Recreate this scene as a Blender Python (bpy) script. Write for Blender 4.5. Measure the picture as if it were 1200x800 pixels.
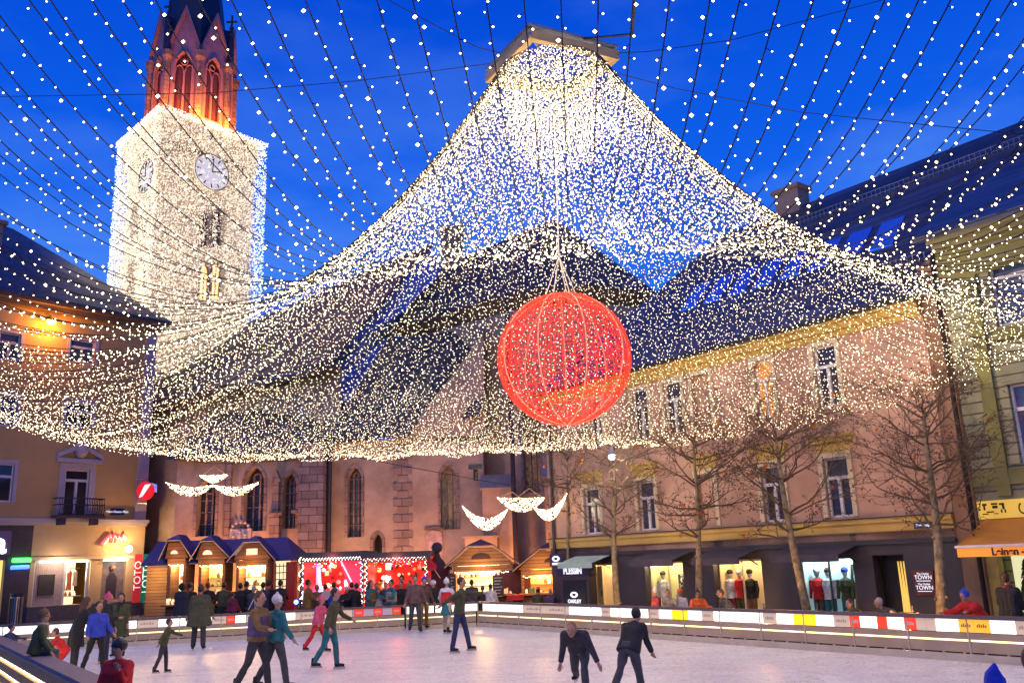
import bpy, bmesh, math, random
from mathutils import Vector, Matrix
PI = math.pi
rnd = random.Random(7)
scene = bpy.context.scene
for o in list(bpy.data.objects):
    bpy.data.objects.remove(o)
COL = scene.collection

# ------------------------------------------------------------------ camera
FPX, PITCH, ROLL, CZ = 1041.0, math.radians(13.9), 0.037, 2.2
fw = Vector((0, math.cos(PITCH), math.sin(PITCH)))
_r0 = Vector((1, 0, 0)); _u0 = Vector((0, -math.sin(PITCH), math.cos(PITCH)))
rt = _r0*math.cos(ROLL) - _u0*math.sin(ROLL)
up = _u0*math.cos(ROLL) + _r0*math.sin(ROLL)
cd = bpy.data.cameras.new('camera'); cam = bpy.data.objects.new('camera', cd); COL.objects.link(cam)
cd.sensor_width = 36.0; cd.lens = FPX/1200*36.0; cd.clip_start = 0.1; cd.clip_end = 2000
cam.matrix_world = Matrix(((rt.x, up.x, -fw.x, 0), (rt.y, up.y, -fw.y, 0), (rt.z, up.z, -fw.z, CZ), (0, 0, 0, 1)))
scene.camera = cam

# ------------------------------------------------------------------ world (dusk sky)
w = bpy.data.worlds.new('World'); scene.world = w; w.use_nodes = True
nt = w.node_tree; nt.nodes.clear()
def N(nt, t, **k):
    n = nt.nodes.new(t)
    for a, b in k.items(): setattr(n, a, b)
    return n
out = N(nt, 'ShaderNodeOutputWorld'); bg = N(nt, 'ShaderNodeBackground'); bg.inputs[1].default_value = 1.0
tc = N(nt, 'ShaderNodeTexCoord'); sep = N(nt, 'ShaderNodeSeparateXYZ'); nt.links.new(tc.outputs['Generated'], sep.inputs[0])
rp = N(nt, 'ShaderNodeValToRGB'); nt.links.new(sep.outputs[2], rp.inputs[0])
e = rp.color_ramp.elements
e[0].position = 0.0; e[0].color = (0.02, 0.16, 0.78, 1)
e[1].position = 1.0; e[1].color = (0.0, 0.028, 0.42, 1)
for p_, c_ in ((0.25, (0.018, 0.165, 0.82, 1)), (0.42, (0.004, 0.10, 0.72, 1)), (0.6, (0.0, 0.055, 0.58, 1))):
    q = e.new(p_); q.color = c_
mp = N(nt, 'ShaderNodeMapping'); mp.inputs['Scale'].default_value = (1.6, 1.6, 5.0); mp.inputs['Location'].default_value = (1.3, .2, .4)
nt.links.new(tc.outputs['Generated'], mp.inputs[0])
nz = N(nt, 'ShaderNodeTexNoise'); nz.inputs['Scale'].default_value = 1.7; nz.inputs['Detail'].default_value = 6; nz.inputs['Roughness'].default_value = .55
nt.links.new(mp.outputs[0], nz.inputs['Vector'])
cr = N(nt, 'ShaderNodeValToRGB'); cr.color_ramp.elements[0].position = .44; cr.color_ramp.elements[0].color = (0, 0, 0, 1)
cr.color_ramp.elements[1].position = .82; cr.color_ramp.elements[1].color = (1, 1, 1, 1)
nt.links.new(nz.outputs['Fac'], cr.inputs[0])
mr = N(nt, 'ShaderNodeMapRange'); mr.inputs[1].default_value = .15; mr.inputs[2].default_value = .5; mr.inputs[3].default_value = .95; mr.inputs[4].default_value = .25
nt.links.new(sep.outputs[2], mr.inputs[0])
mu = N(nt, 'ShaderNodeMath', operation='MULTIPLY'); nt.links.new(cr.outputs[0], mu.inputs[0]); nt.links.new(mr.outputs[0], mu.inputs[1])
mx = N(nt, 'ShaderNodeMixRGB'); nt.links.new(mu.outputs[0], mx.inputs[0]); nt.links.new(rp.outputs[0], mx.inputs[1]); mx.inputs[2].default_value = (.16, .36, .85, 1)
nt.links.new(mx.outputs[0], bg.inputs[0]); nt.links.new(bg.outputs[0], out.inputs[0])

# last light of the evening, very soft
sl = bpy.data.lights.new('evening_sun', 'SUN'); so = bpy.data.objects.new('evening_sun', sl); COL.objects.link(so)
sl.energy = 0.15; sl.angle = math.radians(40); sl.color = (.75, .7, 1.0)
so.rotation_euler = (math.radians(48), 0, math.radians(-25))

vs = scene.view_settings; vs.view_transform = 'Standard'; vs.look = 'None'; vs.exposure = 0.2; vs.gamma = 1.0; vs.use_curve_mapping = False
cy = scene.cycles; cy.max_bounces = 5; cy.diffuse_bounces = 2; cy.glossy_bounces = 3; cy.transmission_bounces = 4; cy.transparent_max_bounces = 6
cy.sample_clamp_indirect = 2.0; cy.caustics_reflective = False; cy.caustics_refractive = False
cy.use_denoising = True

# ------------------------------------------------------------------ helpers
def ray(px, py):
    return fw + rt*((px-600)/FPX) + up*((400-py)/FPX)
def gz(px, py, z=0.0):
    d = ray(px, py); t = (z-CZ)/d.z; return Vector((d.x*t, d.y*t, z))
def onY(px, py, Y):
    d = ray(px, py); t = Y/d.y; return Vector((d.x*t, Y, CZ+d.z*t))
class Fr:
    """facade frame: s runs along the wall, d outwards, z up"""
    def __init__(s, p, u, flip=1):
        s.p = Vector((p[0], p[1], 0)); l = math.hypot(*u); s.u = Vector((u[0]/l, u[1]/l, 0)); s.n = Vector((s.u.y, -s.u.x, 0))*flip
    def P(s, a, d, z): return s.p + s.u*a + s.n*d + Vector((0, 0, z))
    def at(s, px, py, d=0.0):
        r = ray(px, py); p = s.p+s.n*d
        t = p.dot(s.n)/r.dot(s.n); q = Vector((r.x*t, r.y*t, CZ+r.z*t))
        return (q-p).dot(s.u), q.z
    def off(s, d): return Fr((s.p+s.n*d)[:2], s.u[:2], 1 if s.n.dot(Vector((s.u.y, -s.u.x, 0))) > 0 else -1)

class MB:
    def __init__(s): s.v = []; s.f = []; s.m = []
    def add(s, vs, fs, mi=0):
        b = len(s.v); s.v += [tuple(x) for x in vs]; s.f += [tuple(b+i for i in f) for f in fs]; s.m += [mi]*len(fs); return s
    def hexa(s, P, mi=0):   # 8 corners: bottom 4, top 4
        return s.add(P, [(0, 3, 2, 1), (4, 5, 6, 7), (0, 1, 5, 4), (1, 2, 6, 5), (2, 3, 7, 6), (3, 0, 4, 7)], mi)
    def box(s, x0, x1, y0, y1, z0, z1, mi=0):
        return s.hexa([(x0, y0, z0), (x1, y0, z0), (x1, y1, z0), (x0, y1, z0), (x0, y0, z1), (x1, y0, z1), (x1, y1, z1), (x0, y1, z1)], mi)
    def fb(s, fr, a0, a1, d0, d1, z0, z1, mi=0):
        return s.hexa([fr.P(a0, d0, z0), fr.P(a1, d0, z0), fr.P(a1, d1, z0), fr.P(a0, d1, z0), fr.P(a0, d0, z1), fr.P(a1, d0, z1), fr.P(a1, d1, z1), fr.P(a0, d1, z1)], mi)
    def slab(s, pts, th, mi=0):   # polygon with thickness (vector th)
        n = len(pts); th = Vector(th); a = [Vector(p) for p in pts]; b = [p+th for p in a]
        fs = [tuple(range(n)), tuple(range(2*n-1, n-1, -1))] + [(i, i+n, (i+1) % n+n, (i+1) % n) for i in range(n)]
        return s.add(a+b, fs, mi)
    def tube(s, pts, r, sides=6, mi=0, cap=True):
        pts = [Vector(p) for p in pts]; n = len(pts)
        rs = r if isinstance(r, (list, tuple)) else [r]*n
        vs = []; fs = []
        for i, p in enumerate(pts):
            t = (pts[min(i+1, n-1)]-pts[max(i-1, 0)])
            t = t.normalized() if t.length > 1e-9 else Vector((0, 0, 1))
            a = Vector((0, 0, 1)) if abs(t.z) < .9 else Vector((1, 0, 0))
            x = t.cross(a).normalized(); y = t.cross(x)
            for k in range(sides):
                q = 2*PI*k/sides; vs.append(p+(x*math.cos(q)+y*math.sin(q))*rs[i])
        for i in range(n-1):
            for k in range(sides):
                k2 = (k+1) % sides; fs.append((i*sides+k, i*sides+k2, (i+1)*sides+k2, (i+1)*sides+k))
        if cap: fs.append(tuple(range(sides))); fs.append(tuple(range(n*sides-1, (n-1)*sides-1, -1)))
        return s.add(vs, fs, mi)
    def cyl(s, c, r, h, sides=16, mi=0, r2=None):
        c = Vector(c); return s.tube([c, c+Vector((0, 0, h))], [r, r if r2 is None else r2], sides, mi)
    def ball(s, c, r, seg=10, rings=7, mi=0, sc=(1, 1, 1)):
        c = Vector(c); vs = [c+Vector((0, 0, r*sc[2]))]
        for i in range(1, rings):
            a = PI*i/rings
            for k in range(seg):
                q = 2*PI*k/seg; vs.append(c+Vector((r*sc[0]*math.sin(a)*math.cos(q), r*sc[1]*math.sin(a)*math.sin(q), r*sc[2]*math.cos(a))))
        vs.append(c-Vector((0, 0, r*sc[2]))); fs = []
        for k in range(seg): fs.append((0, 1+k, 1+(k+1) % seg))
        for i in range(rings-2):
            for k in range(seg):
                a = 1+i*seg+k; b = 1+i*seg+(k+1) % seg; fs.append((a, a+seg, b+seg, b))
        L = len(vs)-1
        for k in range(seg): fs.append((L, 1+(rings-2)*seg+(k+1) % seg, 1+(rings-2)*seg+k))
        return s.add(vs, fs, mi)
    def octa(s, c, r, mi=0):
        x, y, z = c; b = len(s.v)
        s.v += [(x+r, y, z), (x-r, y, z), (x, y+r, z), (x, y-r, z), (x, y, z+r), (x, y, z-r)]
        s.f += [(b, b+2, b+4), (b+2, b+1, b+4), (b+1, b+3, b+4), (b+3, b, b+4), (b+2, b, b+5), (b+1, b+2, b+5), (b+3, b+1, b+5), (b, b+3, b+5)]
        s.m += [mi]*8
    def build(s, name, mats, parent=None, smooth=False, loc=None):
        me = bpy.data.meshes.new(name)
        v = s.v
        if loc is not None:
            L = Vector(loc); v = [(a-L.x, b-L.y, c-L.z) for a, b, c in v]
        me.from_pydata(v, [], s.f)
        if not isinstance(mats, (list, tuple)): mats = [mats]
        for m_ in mats: me.materials.append(m_)
        if len(mats) > 1: me.polygons.foreach_set('material_index', s.m)
        if smooth: me.polygons.foreach_set('use_smooth', [True]*len(s.f))
        me.update()
        o = bpy.data.objects.new(name, me); COL.objects.link(o)
        if loc is not None: o.location = loc
        if parent is not None:
            o.parent = parent
            if loc is None: o.matrix_parent_inverse = Matrix.Translation(-wpos(parent))
            else: o.matrix_parent_inverse = Matrix.Translation(-wpos(parent))
        return o
def wpos(o):
    p = Vector((0, 0, 0))
    # parents here are only translated empties or meshes built in world coordinates
    if o.get('_w') is not None: return Vector(o['_w'])
    return p
def tag(o, label, cat, group=None, kind=None):
    if label: o['label'] = label
    if cat: o['category'] = cat
    if group: o['group'] = group
    if kind: o['kind'] = kind
    return o
def thing(name, label, cat, loc=(0, 0, 0), group=None):
    o = bpy.data.objects.new(name, None); COL.objects.link(o); o.location = loc; o.empty_display_size = .3
    THLOC[o] = Vector(loc)
    return tag(o, label, cat, group)
THLOC = {}
def wpos(o):
    return THLOC.get(o, Vector((0, 0, 0)))
def struct(o): o['kind'] = 'structure'; return o
def lamp(name, loc, col, power, radius=.1, kind='POINT', rot=None, spot=None, size=None):
    l = bpy.data.lights.new(name, kind); l.energy = power; l.color = col
    if kind in ('POINT', 'SPOT'): l.shadow_soft_size = radius
    if kind == 'SPOT': l.spot_size = spot or 1.6; l.spot_blend = .8
    if kind == 'AREA': l.size = size[0]; l.shape = 'RECTANGLE'; l.size_y = size[1]
    o = bpy.data.objects.new(name, l); COL.objects.link(o); o.location = loc
    if rot: o.rotation_euler = Vector(rot).to_track_quat('-Z', 'Y').to_euler()
    return o

MATS = {}
def mat(name, col, rough=.7, metal=0.0, var=.15, scale=3.0, bump=.0, bscale=None, spec=.5, kind='noise', col2=None, trans=0.0, coat=0):
    if name in MATS: return MATS[name]
    m = bpy.data.materials.new(name); m.use_nodes = True; nt = m.node_tree; b = nt.nodes['Principled BSDF']
    b.inputs['Roughness'].default_value = rough; b.inputs['Metallic'].default_value = metal
    b.inputs['Specular IOR Level'].default_value = spec; b.inputs['Transmission Weight'].default_value = trans
    b.inputs['Coat Weight'].default_value = coat
    tc = N(nt, 'ShaderNodeTexCoord')
    if kind == 'noise':
        t = N(nt, 'ShaderNodeTexNoise'); t.inputs['Scale'].default_value = scale; t.inputs['Detail'].default_value = 6; t.inputs['Roughness'].default_value = .65; fac = t.outputs['Fac']
    elif kind == 'voronoi':
        t = N(nt, 'ShaderNodeTexVoronoi'); t.inputs['Scale'].default_value = scale; fac = t.outputs['Distance']
    nt.links.new(tc.outputs['Object'], t.inputs['Vector'])
    r = N(nt, 'ShaderNodeValToRGB'); nt.links.new(fac, r.inputs[0])
    c2 = col2 or tuple(min(1, c*(1+var)) for c in col)
    r.color_ramp.elements[0].position = .32; r.color_ramp.elements[0].color = (*[c*(1-var) for c in col], 1)
    r.color_ramp.elements[1].position = .68; r.color_ramp.elements[1].color = (*c2, 1)
    nt.links.new(r.outputs[0], b.inputs['Base Color'])
    if bump:
        bt = N(nt, 'ShaderNodeTexNoise'); bt.inputs['Scale'].default_value = bscale or scale*6; bt.inputs['Detail'].default_value = 5
        nt.links.new(tc.outputs['Object'], bt.inputs['Vector'])
        bu = N(nt, 'ShaderNodeBump'); bu.inputs['Strength'].default_value = bump; bu.inputs['Distance'].default_value = .02
        nt.links.new(bt.outputs['Fac'], bu.inputs['Height']); nt.links.new(bu.outputs[0], b.inputs['Normal'])
    MATS[name] = m; return m
def emit(name, col, strength, sample=True, base=(0.8, .8, .8)):
    if name in MATS: return MATS[name]
    m = bpy.data.materials.new(name); m.use_nodes = True; nt = m.node_tree; b = nt.nodes['Principled BSDF']
    b.inputs['Base Color'].default_value = (*[min(1, c) for c in base], 1); b.inputs['Roughness'].default_value = .5
    b.inputs['Emission Color'].default_value = (*col, 1); b.inputs['Emission Strength'].default_value = strength
    if not sample: m.cycles.emission_sampling = 'NONE'
    MATS[name] = m; return m
def tilemat(name, col, su, sv, var=.3, rough=.6, bump=.6, mortar=.03, offs=.5, axes='XZ', mcol=None, nvar=.0):
    """courses of tiles, boards or stones: brick texture laid in object space"""
    if name in MATS: return MATS[name]
    m = bpy.data.materials.new(name); m.use_nodes = True; nt = m.node_tree; b = nt.nodes['Principled BSDF']; b.inputs['Roughness'].default_value = rough
    tc = N(nt, 'ShaderNodeTexCoord'); sp = N(nt, 'ShaderNodeSeparateXYZ'); nt.links.new(tc.outputs['Object'], sp.inputs[0])
    cb = N(nt, 'ShaderNodeCombineXYZ')
    ad = N(nt, 'ShaderNodeMath', operation='ADD'); nt.links.new(sp.outputs['X'], ad.inputs[0]); nt.links.new(sp.outputs['Y'], ad.inputs[1])
    if axes == 'XZ': nt.links.new(ad.outputs[0], cb.inputs[0]); nt.links.new(sp.outputs['Z'], cb.inputs[1])
    elif axes == 'XY': nt.links.new(sp.outputs['X'], cb.inputs[0]); nt.links.new(sp.outputs['Y'], cb.inputs[1])
    elif axes == 'ZX': nt.links.new(sp.outputs['Z'], cb.inputs[0]); nt.links.new(ad.outputs[0], cb.inputs[1])
    br = N(nt, 'ShaderNodeTexBrick'); nt.links.new(cb.outputs[0], br.inputs['Vector'])
    br.inputs['Scale'].default_value = 1.0; br.inputs['Brick Width'].default_value = su; br.inputs['Row Height'].default_value = sv
    br.inputs['Mortar Size'].default_value = mortar*min(su, sv); br.offset = offs
    br.inputs['Color1'].default_value = (*[c*(1-var) for c in col], 1); br.inputs['Color2'].default_value = (*[min(1, c*(1+var)) for c in col], 1)
    br.inputs['Mortar'].default_value = (*(mcol or [c*.35 for c in col]), 1)
    nn = N(nt, 'ShaderNodeTexNoise'); nn.inputs['Scale'].default_value = 1.3; nn.inputs['Detail'].default_value = 6; nt.links.new(tc.outputs['Object'], nn.inputs['Vector'])
    rr = N(nt, 'ShaderNodeMapRange'); rr.inputs[1].default_value = .3; rr.inputs[2].default_value = .7; rr.inputs[3].default_value = .72; rr.inputs[4].default_value = 1.25
    nt.links.new(nn.outputs['Fac'], rr.inputs[0])
    vm = N(nt, 'ShaderNodeVectorMath', operation='SCALE'); nt.links.new(br.outputs['Color'], vm.inputs[0]); nt.links.new(rr.outputs[0], vm.inputs['Scale'])
    nt.links.new(vm.outputs[0], b.inputs['Base Color'])
    bu = N(nt, 'ShaderNodeBump'); bu.inputs['Strength'].default_value = bump; bu.inputs['Distance'].default_value = .02; bu.invert = True
    nt.links.new(br.outputs['Fac'], bu.inputs['Height']); nt.links.new(bu.outputs[0], b.inputs['Normal'])
    MATS[name] = m; return m
def glassmat(name='window_glass', col=(.03, .035, .05), rough=.06):
    if name in MATS: return MATS[name]
    m = bpy.data.materials.new(name); m.use_nodes = True; b = m.node_tree.nodes['Principled BSDF']
    b.inputs['Base Color'].default_value = (*col, 1); b.inputs['Roughness'].default_value = rough; b.inputs['Specular IOR Level'].default_value = .8
    MATS[name] = m; return m

def text_mesh(name, body, fr, a, d, z, size, material, parent=None, rot=0.0, depth=.01, align='CENTER', shear=0.0, stretch=1.0, bold=0.0):
    """flat raised lettering standing on a facade frame at (a, d, z)"""
    c = bpy.data.curves.new(name, 'FONT'); c.body = body; c.size = size; c.extrude = depth; c.align_x = align; c.align_y = 'CENTER'; c.shear = shear; c.offset = bold
    t = bpy.data.objects.new(name, c); COL.objects.link(t)
    bpy.context.view_layer.update()
    me = bpy.data.meshes.new_from_object(t.evaluated_get(bpy.context.evaluated_depsgraph_get()))
    bpy.data.objects.remove(t); bpy.data.curves.remove(c)
    me.materials.clear(); me.materials.append(material); me.name = name
    M = Matrix.Rotation(rot, 4, 'Z') @ Matrix.Diagonal((stretch, 1, 1, 1))
    P = fr.P(a, d, z)
    n = fr.n; X = Vector((0, 0, 1)).cross(n).normalized(); Z = Vector((0, 0, 1))
    B = Matrix(((X.x, Z.x, n.x, P.x), (X.y, Z.y, n.y, P.y), (X.z, Z.z, n.z, P.z), (0, 0, 0, 1)))
    me.transform(B @ M)
    o = bpy.data.objects.new(name, me); COL.objects.link(o)
    if parent is not None: o.parent = parent; o.matrix_parent_inverse = Matrix.Translation(-wpos(parent))
    return o

# ------------------------------------------------------------------ materials
M_wire = mat('dark_wire', (.012, .014, .012), .6, var=.3, scale=20)
M_bulb = emit('warm_bulb', (1, .74, .42), 9.0)
M_bulbw = emit('white_bulb', (.93, .93, 1.0), 8.0)
M_white = mat('white_paint', (.62, .6, .62), .5, var=.08, scale=6)
M_dark = mat('dark_paint', (.035, .033, .04), .55, var=.25, scale=5)
M_glass = glassmat()
M_skin = mat('skin', (.42, .22, .14), .55, var=.1, scale=12)
M_metal = mat('grey_steel', (.35, .35, .37), .35, .9, var=.1, scale=8)
M_wood = tilemat('hut_boards', (.16, .07, .03), 3.0, .16, var=.3, rough=.7, mortar=.06)

# ------------------------------------------------------------------ ground and ice
GZ = -0.12
g = MB(); g.add([(-900, -300, GZ), (900, -300, GZ), (900, 1200, GZ), (-900, 1200, GZ)], [(0, 1, 2, 3)])
struct(g.build('ground', tilemat('cobble_paving', (.075, .06, .055), .22, .14, var=.35, rough=.45, mortar=.09, axes='XY')))
# rink corners
R_near = gz(1197, 779); R_back = gz(560, 733.5)
rdir = (R_near-R_back).normalized()
RN = R_back + rdir*34
LB = gz(60, 762); LB0 = Vector((-17.5, 28.6, 0))
def icemat():
    m = bpy.data.materials.new('rink_ice'); m.use_nodes = True; nt = m.node_tree; b = nt.nodes['Principled BSDF']
    tc = N(nt, 'ShaderNodeTexCoord')
    n1 = N(nt, 'ShaderNodeTexNoise'); n1.inputs['Scale'].default_value = .55; n1.inputs['Detail'].default_value = 8; n1.inputs['Roughness'].default_value = .6
    mp = N(nt, 'ShaderNodeMapping'); mp.inputs['Rotation'].default_value = (0, 0, .6); mp.inputs['Scale'].default_value = (1, 3.2, 1)
    nt.links.new(tc.outputs['Object'], mp.inputs[0]); nt.links.new(mp.outputs[0], n1.inputs['Vector'])
    r = N(nt, 'ShaderNodeValToRGB'); nt.links.new(n1.outputs['Fac'], r.inputs[0])
    r.color_ramp.elements[0].position = .3; r.color_ramp.elements[0].color = (.74, .71, .68, 1)
    r.color_ramp.elements[1].position = .7; r.color_ramp.elements[1].color = (.93, .90, .86, 1)
    # skate cuts: thin contour lines of stretched noise
    prev = r.outputs[0]; hs = []
    for i, (rot, sc) in enumerate(((.35, 1.1), (-.5, 1.5), (1.3, 1.3))):
        mq = N(nt, 'ShaderNodeMapping'); mq.inputs['Rotation'].default_value = (0, 0, rot); mq.inputs['Scale'].default_value = (sc*.30, sc*1.1, 1); mq.inputs['Location'].default_value = (i*7, 3*i, 0)
        nt.links.new(tc.outputs['Object'], mq.inputs[0])
        nn = N(nt, 'ShaderNodeTexNoise'); nn.inputs['Scale'].default_value = 1.3; nn.inputs['Detail'].default_value = 2.5; nt.links.new(mq.outputs[0], nn.inputs['Vector'])
        mm = N(nt, 'ShaderNodeMath', operation='MULTIPLY'); mm.inputs[1].default_value = 26; nt.links.new(nn.outputs['Fac'], mm.inputs[0])
        fr_ = N(nt, 'ShaderNodeMath', operation='FRACT'); nt.links.new(mm.outputs[0], fr_.inputs[0])
        rr = N(nt, 'ShaderNodeValToRGB'); nt.links.new(fr_.outputs[0], rr.inputs[0])
        rr.color_ramp.elements[0].position = 0; rr.color_ramp.elements[0].color = (.42, .38, .46, 1); rr.color_ramp.elements[1].position = .20; rr.color_ramp.elements[1].color = (1, 1, 1, 1)
        mx = N(nt, 'ShaderNodeMixRGB', blend_type='MULTIPLY'); mx.inputs[0].default_value = .85; nt.links.new(prev, mx.inputs[1]); nt.links.new(rr.outputs[0], mx.inputs[2]); prev = mx.outputs[0]; hs.append(rr.outputs[0])
    nt.links.new(prev, b.inputs['Base Color'])
    b.inputs['Roughness'].default_value = .42; b.inputs['Specular IOR Level'].default_value = .35
    bu = N(nt, 'ShaderNodeBump'); bu.inputs['Strength'].default_value = .25; bu.inputs['Distance'].default_value = .01; nt.links.new(n1.outputs['Fac'], bu.inputs['Height']); nt.links.new(bu.outputs[0], b.inputs['Normal'])
    return m
g = MB()
poly = [LB0+Vector((.2, 0, 0)), R_back+Vector((-2.2, .5, 0)), R_back, RN, Vector((RN.x-6, RN.y-6, 0)), Vector((-2.5, 6.0, 0)), Vector((-13.0, 20.5, 0))]
g.slab([(p.x, p.y, 0.0) for p in poly], (0, 0, GZ-.01))
struct(g.build('ice_rink', icemat()))

# ------------------------------------------------------------------ wall helpers
def wall(mb, fr, a0, a1, z0, z1, holes=(), depth=.25, mi=0, mr_=None, thick=.0, arches=()):
    """front wall face at d=0 with rectangular holes (a0,a1,z0,z1) and pointed-arch holes; reveals run back by depth"""
    mr_ = mi if mr_ is None else mr_
    allh = list(holes)+[h[:4] for h in arches]
    xs = sorted(set([a0, a1]+[v for h in allh for v in h[:2] if a0 < v < a1])); zs = sorted(set([z0, z1]+[v for h in allh for v in h[2:4] if z0 < v < z1]))
    for i in range(len(xs)-1):
        j = 0
        while j < len(zs)-1:
            cx = (xs[i]+xs[i+1])/2
            def inh(k):
                cz = (zs[k]+zs[k+1])/2
                return any(h[0] < cx < h[1] and h[2] < cz < h[3] for h in allh)
            if inh(j): j += 1; continue
            k = j
            while k+1 < len(zs)-1 and not inh(k+1): k += 1
            mb.add([fr.P(xs[i], 0, zs[j]), fr.P(xs[i+1], 0, zs[j]), fr.P(xs[i+1], 0, zs[k+1]), fr.P(xs[i], 0, zs[k+1])], [(0, 1, 2, 3)], mi)
            j = k+1
    for h in holes:
        p, q, r, t = h[:4]
        for A, B in (((p, r), (p, t)), ((q, r), (q, t)), ((p, r), (q, r)), ((p, t), (q, t))):
            mb.add([fr.P(A[0], 0, A[1]), fr.P(B[0], 0, B[1]), fr.P(B[0], -depth, B[1]), fr.P(A[0], -depth, A[1])], [(0, 1, 2, 3)], mr_)
    for h in arches:
        p, q, r, t = h[:4]; pts = arch_pts(p, q, r, t)
        m_ = (p+q)/2
        L = [x for x in pts if x[0] <= m_+1e-6 and x[1] >= r+1e-6]; Rr = [x for x in pts if x[0] >= m_-1e-6 and x[1] >= r+1e-6]
        L = sorted(L, key=lambda x: x[1]); Rr = sorted(Rr, key=lambda x: x[1])
        for side, lst in ((p, L), (q, Rr)):
            for A, B in zip(lst[:-1], lst[1:]):
                mb.add([fr.P(side, 0, A[1]), fr.P(A[0], 0, A[1]), fr.P(B[0], 0, B[1]), fr.P(side, 0, B[1])], [(0, 1, 2, 3)], mi)
        for A, B in zip(pts, pts[1:]+pts[:1]):
            mb.add([fr.P(A[0], 0, A[1]), fr.P(B[0], 0, B[1]), fr.P(B[0], -depth, B[1]), fr.P(A[0], -depth, A[1])], [(0, 1, 2, 3)], mr_)
def arch_pts(p, q, r, t, n=7):
    wd = q-p; sp = t-wd*.95; pts = [(p, r)]
    # two arcs meeting at the point
    m_ = (p+q)/2
    R = ((wd/2)**2+(t-sp)**2)/(wd)  # radius so the arc runs from (p,sp) to (m,t), centre on the springing line
    amax = math.asin(min(1, (t-sp)/R))
    for i in range(n+1):
        a = amax*i/n; pts.append((p+R-R*math.cos(a), sp+R*math.sin(a)))
    for i in range(n-1, -1, -1):
        a = amax*i/n; pts.append((q-R+R*math.cos(a), sp+R*math.sin(a)))
    pts.append((q, r)); return pts
def box_back(mb, fr, a0, a1, z0, z1, D, mi=0, front=False):
    """side, back and top faces of the building behind a facade"""
    P = [fr.P(a0, 0, z0), fr.P(a1, 0, z0), fr.P(a1, -D, z0), fr.P(a0, -D, z0), fr.P(a0, 0, z1), fr.P(a1, 0, z1), fr.P(a1, -D, z1), fr.P(a0, -D, z1)]
    mb.add(P, [(4, 5, 6, 7), (1, 2, 6, 5), (2, 3, 7, 6), (3, 0, 4, 7)], mi)
def casement(fr, a0, a1, z0, z1, parent, frame_m, pane_m, d=-.16, transom=.66, trim=None, trim_w=.14, t=.055, mull=1, name='window'):
    """window: frame + pane (sub-part) + stone surround (sub-part)"""
    f = MB()
    for A in ((a0, a0+t), (a1-t, a1)): f.fb(fr, A[0], A[1], d, d+.07, z0, z1)
    for Z in ((z0, z0+t), (z1-t, z1)): f.fb(fr, a0+t, a1-t, d, d+.07, Z[0], Z[1])
    if transom:
        zt = z0+(z1-z0)*transom; f.fb(fr, a0+t, a1-t, d, d+.09, zt-t*.8, zt+t*.8)
    else: zt = z1-t
    for k in range(mull):
        am = a0+(a1-a0)*(k+1)/(mull+1); f.fb(fr, am-t*.8, am+t*.8, d+.001, d+.085, z0+t, zt-t*.8 if transom else zt)
    o = f.build(name, frame_m, parent)
    p = MB(); p.add([fr.P(a0+t*.5, d+.02, z0+t*.5), fr.P(a1-t*.5, d+.02, z0+t*.5), fr.P(a1-t*.5, d+.02, z1-t*.5), fr.P(a0+t*.5, d+.02, z1-t*.5)], [(0, 1, 2, 3)])
    pp = p.build('pane', pane_m, o)
    if trim:
        q = MB(); w_ = trim_w
        q.fb(fr, a0-w_, a0, .0, .05, z0, z1); q.fb(fr, a1, a1+w_, .0, .05, z0, z1); q.fb(fr, a0-w_, a1+w_, .0, .06, z1, z1+w_)
        q.build('surround', trim, o)
    return o

# ------------------------------------------------------------------ pink house on the right
FR = Fr((3.9, 31), (.618, -.786))
S = lambda px, py=690, d=0.0: FR.at(px, py, d)[0]
M_pink = mat('pink_plaster', (.44, .265, .195), .85, var=.26, scale=.6, bump=.25, bscale=40)
M_ochre = mat('ochre_trim', (.50, .335, .09), .75, var=.10, scale=2)
M_cream = mat('cream_trim', (.58, .48, .33), .75, var=.08, scale=2)
M_fascia = mat('charcoal_shopfront', (.045, .036, .042), .5, var=.12, scale=3)
M_slate = tilemat('dark_slate_roof', (.06, .068, .10), .5, .3, var=.35, rough=.35, mortar=.07, axes='XZ')
house = thing('pink_house', 'long pink plastered house with yellow cornice behind the bare trees', 'house', (7.5, 26.5, GZ))
A0, A1 = -4.4, 11.0
wins_up = [(.41, 1.02), (1.9, 2.55), (3.15, 3.75), (5.62, 6.12), (7.72, 8.3)]
wins_lo = [(-2.35, -1.62), (.38, 1.05), (3.05, 3.62), (5.5, 6.15), (7.62, 8.28)]
wins_up = [(a-.05, b+.08) for a, b in wins_up]; wins_lo = [(a-.05, b+.05) for a, b in wins_lo]
wins_up.insert(0, (-1.85, -1.2))
zu, zl = (6.1, 7.85), (3.06, 4.68)
m = MB()
holes = [(a, b, *zu) for a, b in wins_up]+[(a, b, *zl) for a, b in wins_lo]
wall(m, FR, A0, A1, 2.42, 8.2, holes, .22)
box_back(m, FR, A0, A1, GZ, 8.5, 9.0)
m.build('wall', M_pink, house)
M_paned = glassmat('dark_pane', (.035, .03, .035), .08)
M_paneo = emit('amber_lit_pane', (1.0, .36, .07), .7, base=(.1, .05, .02))
M_blue = glassmat('sky_pane', (.05, .08, .2), .04)
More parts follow.
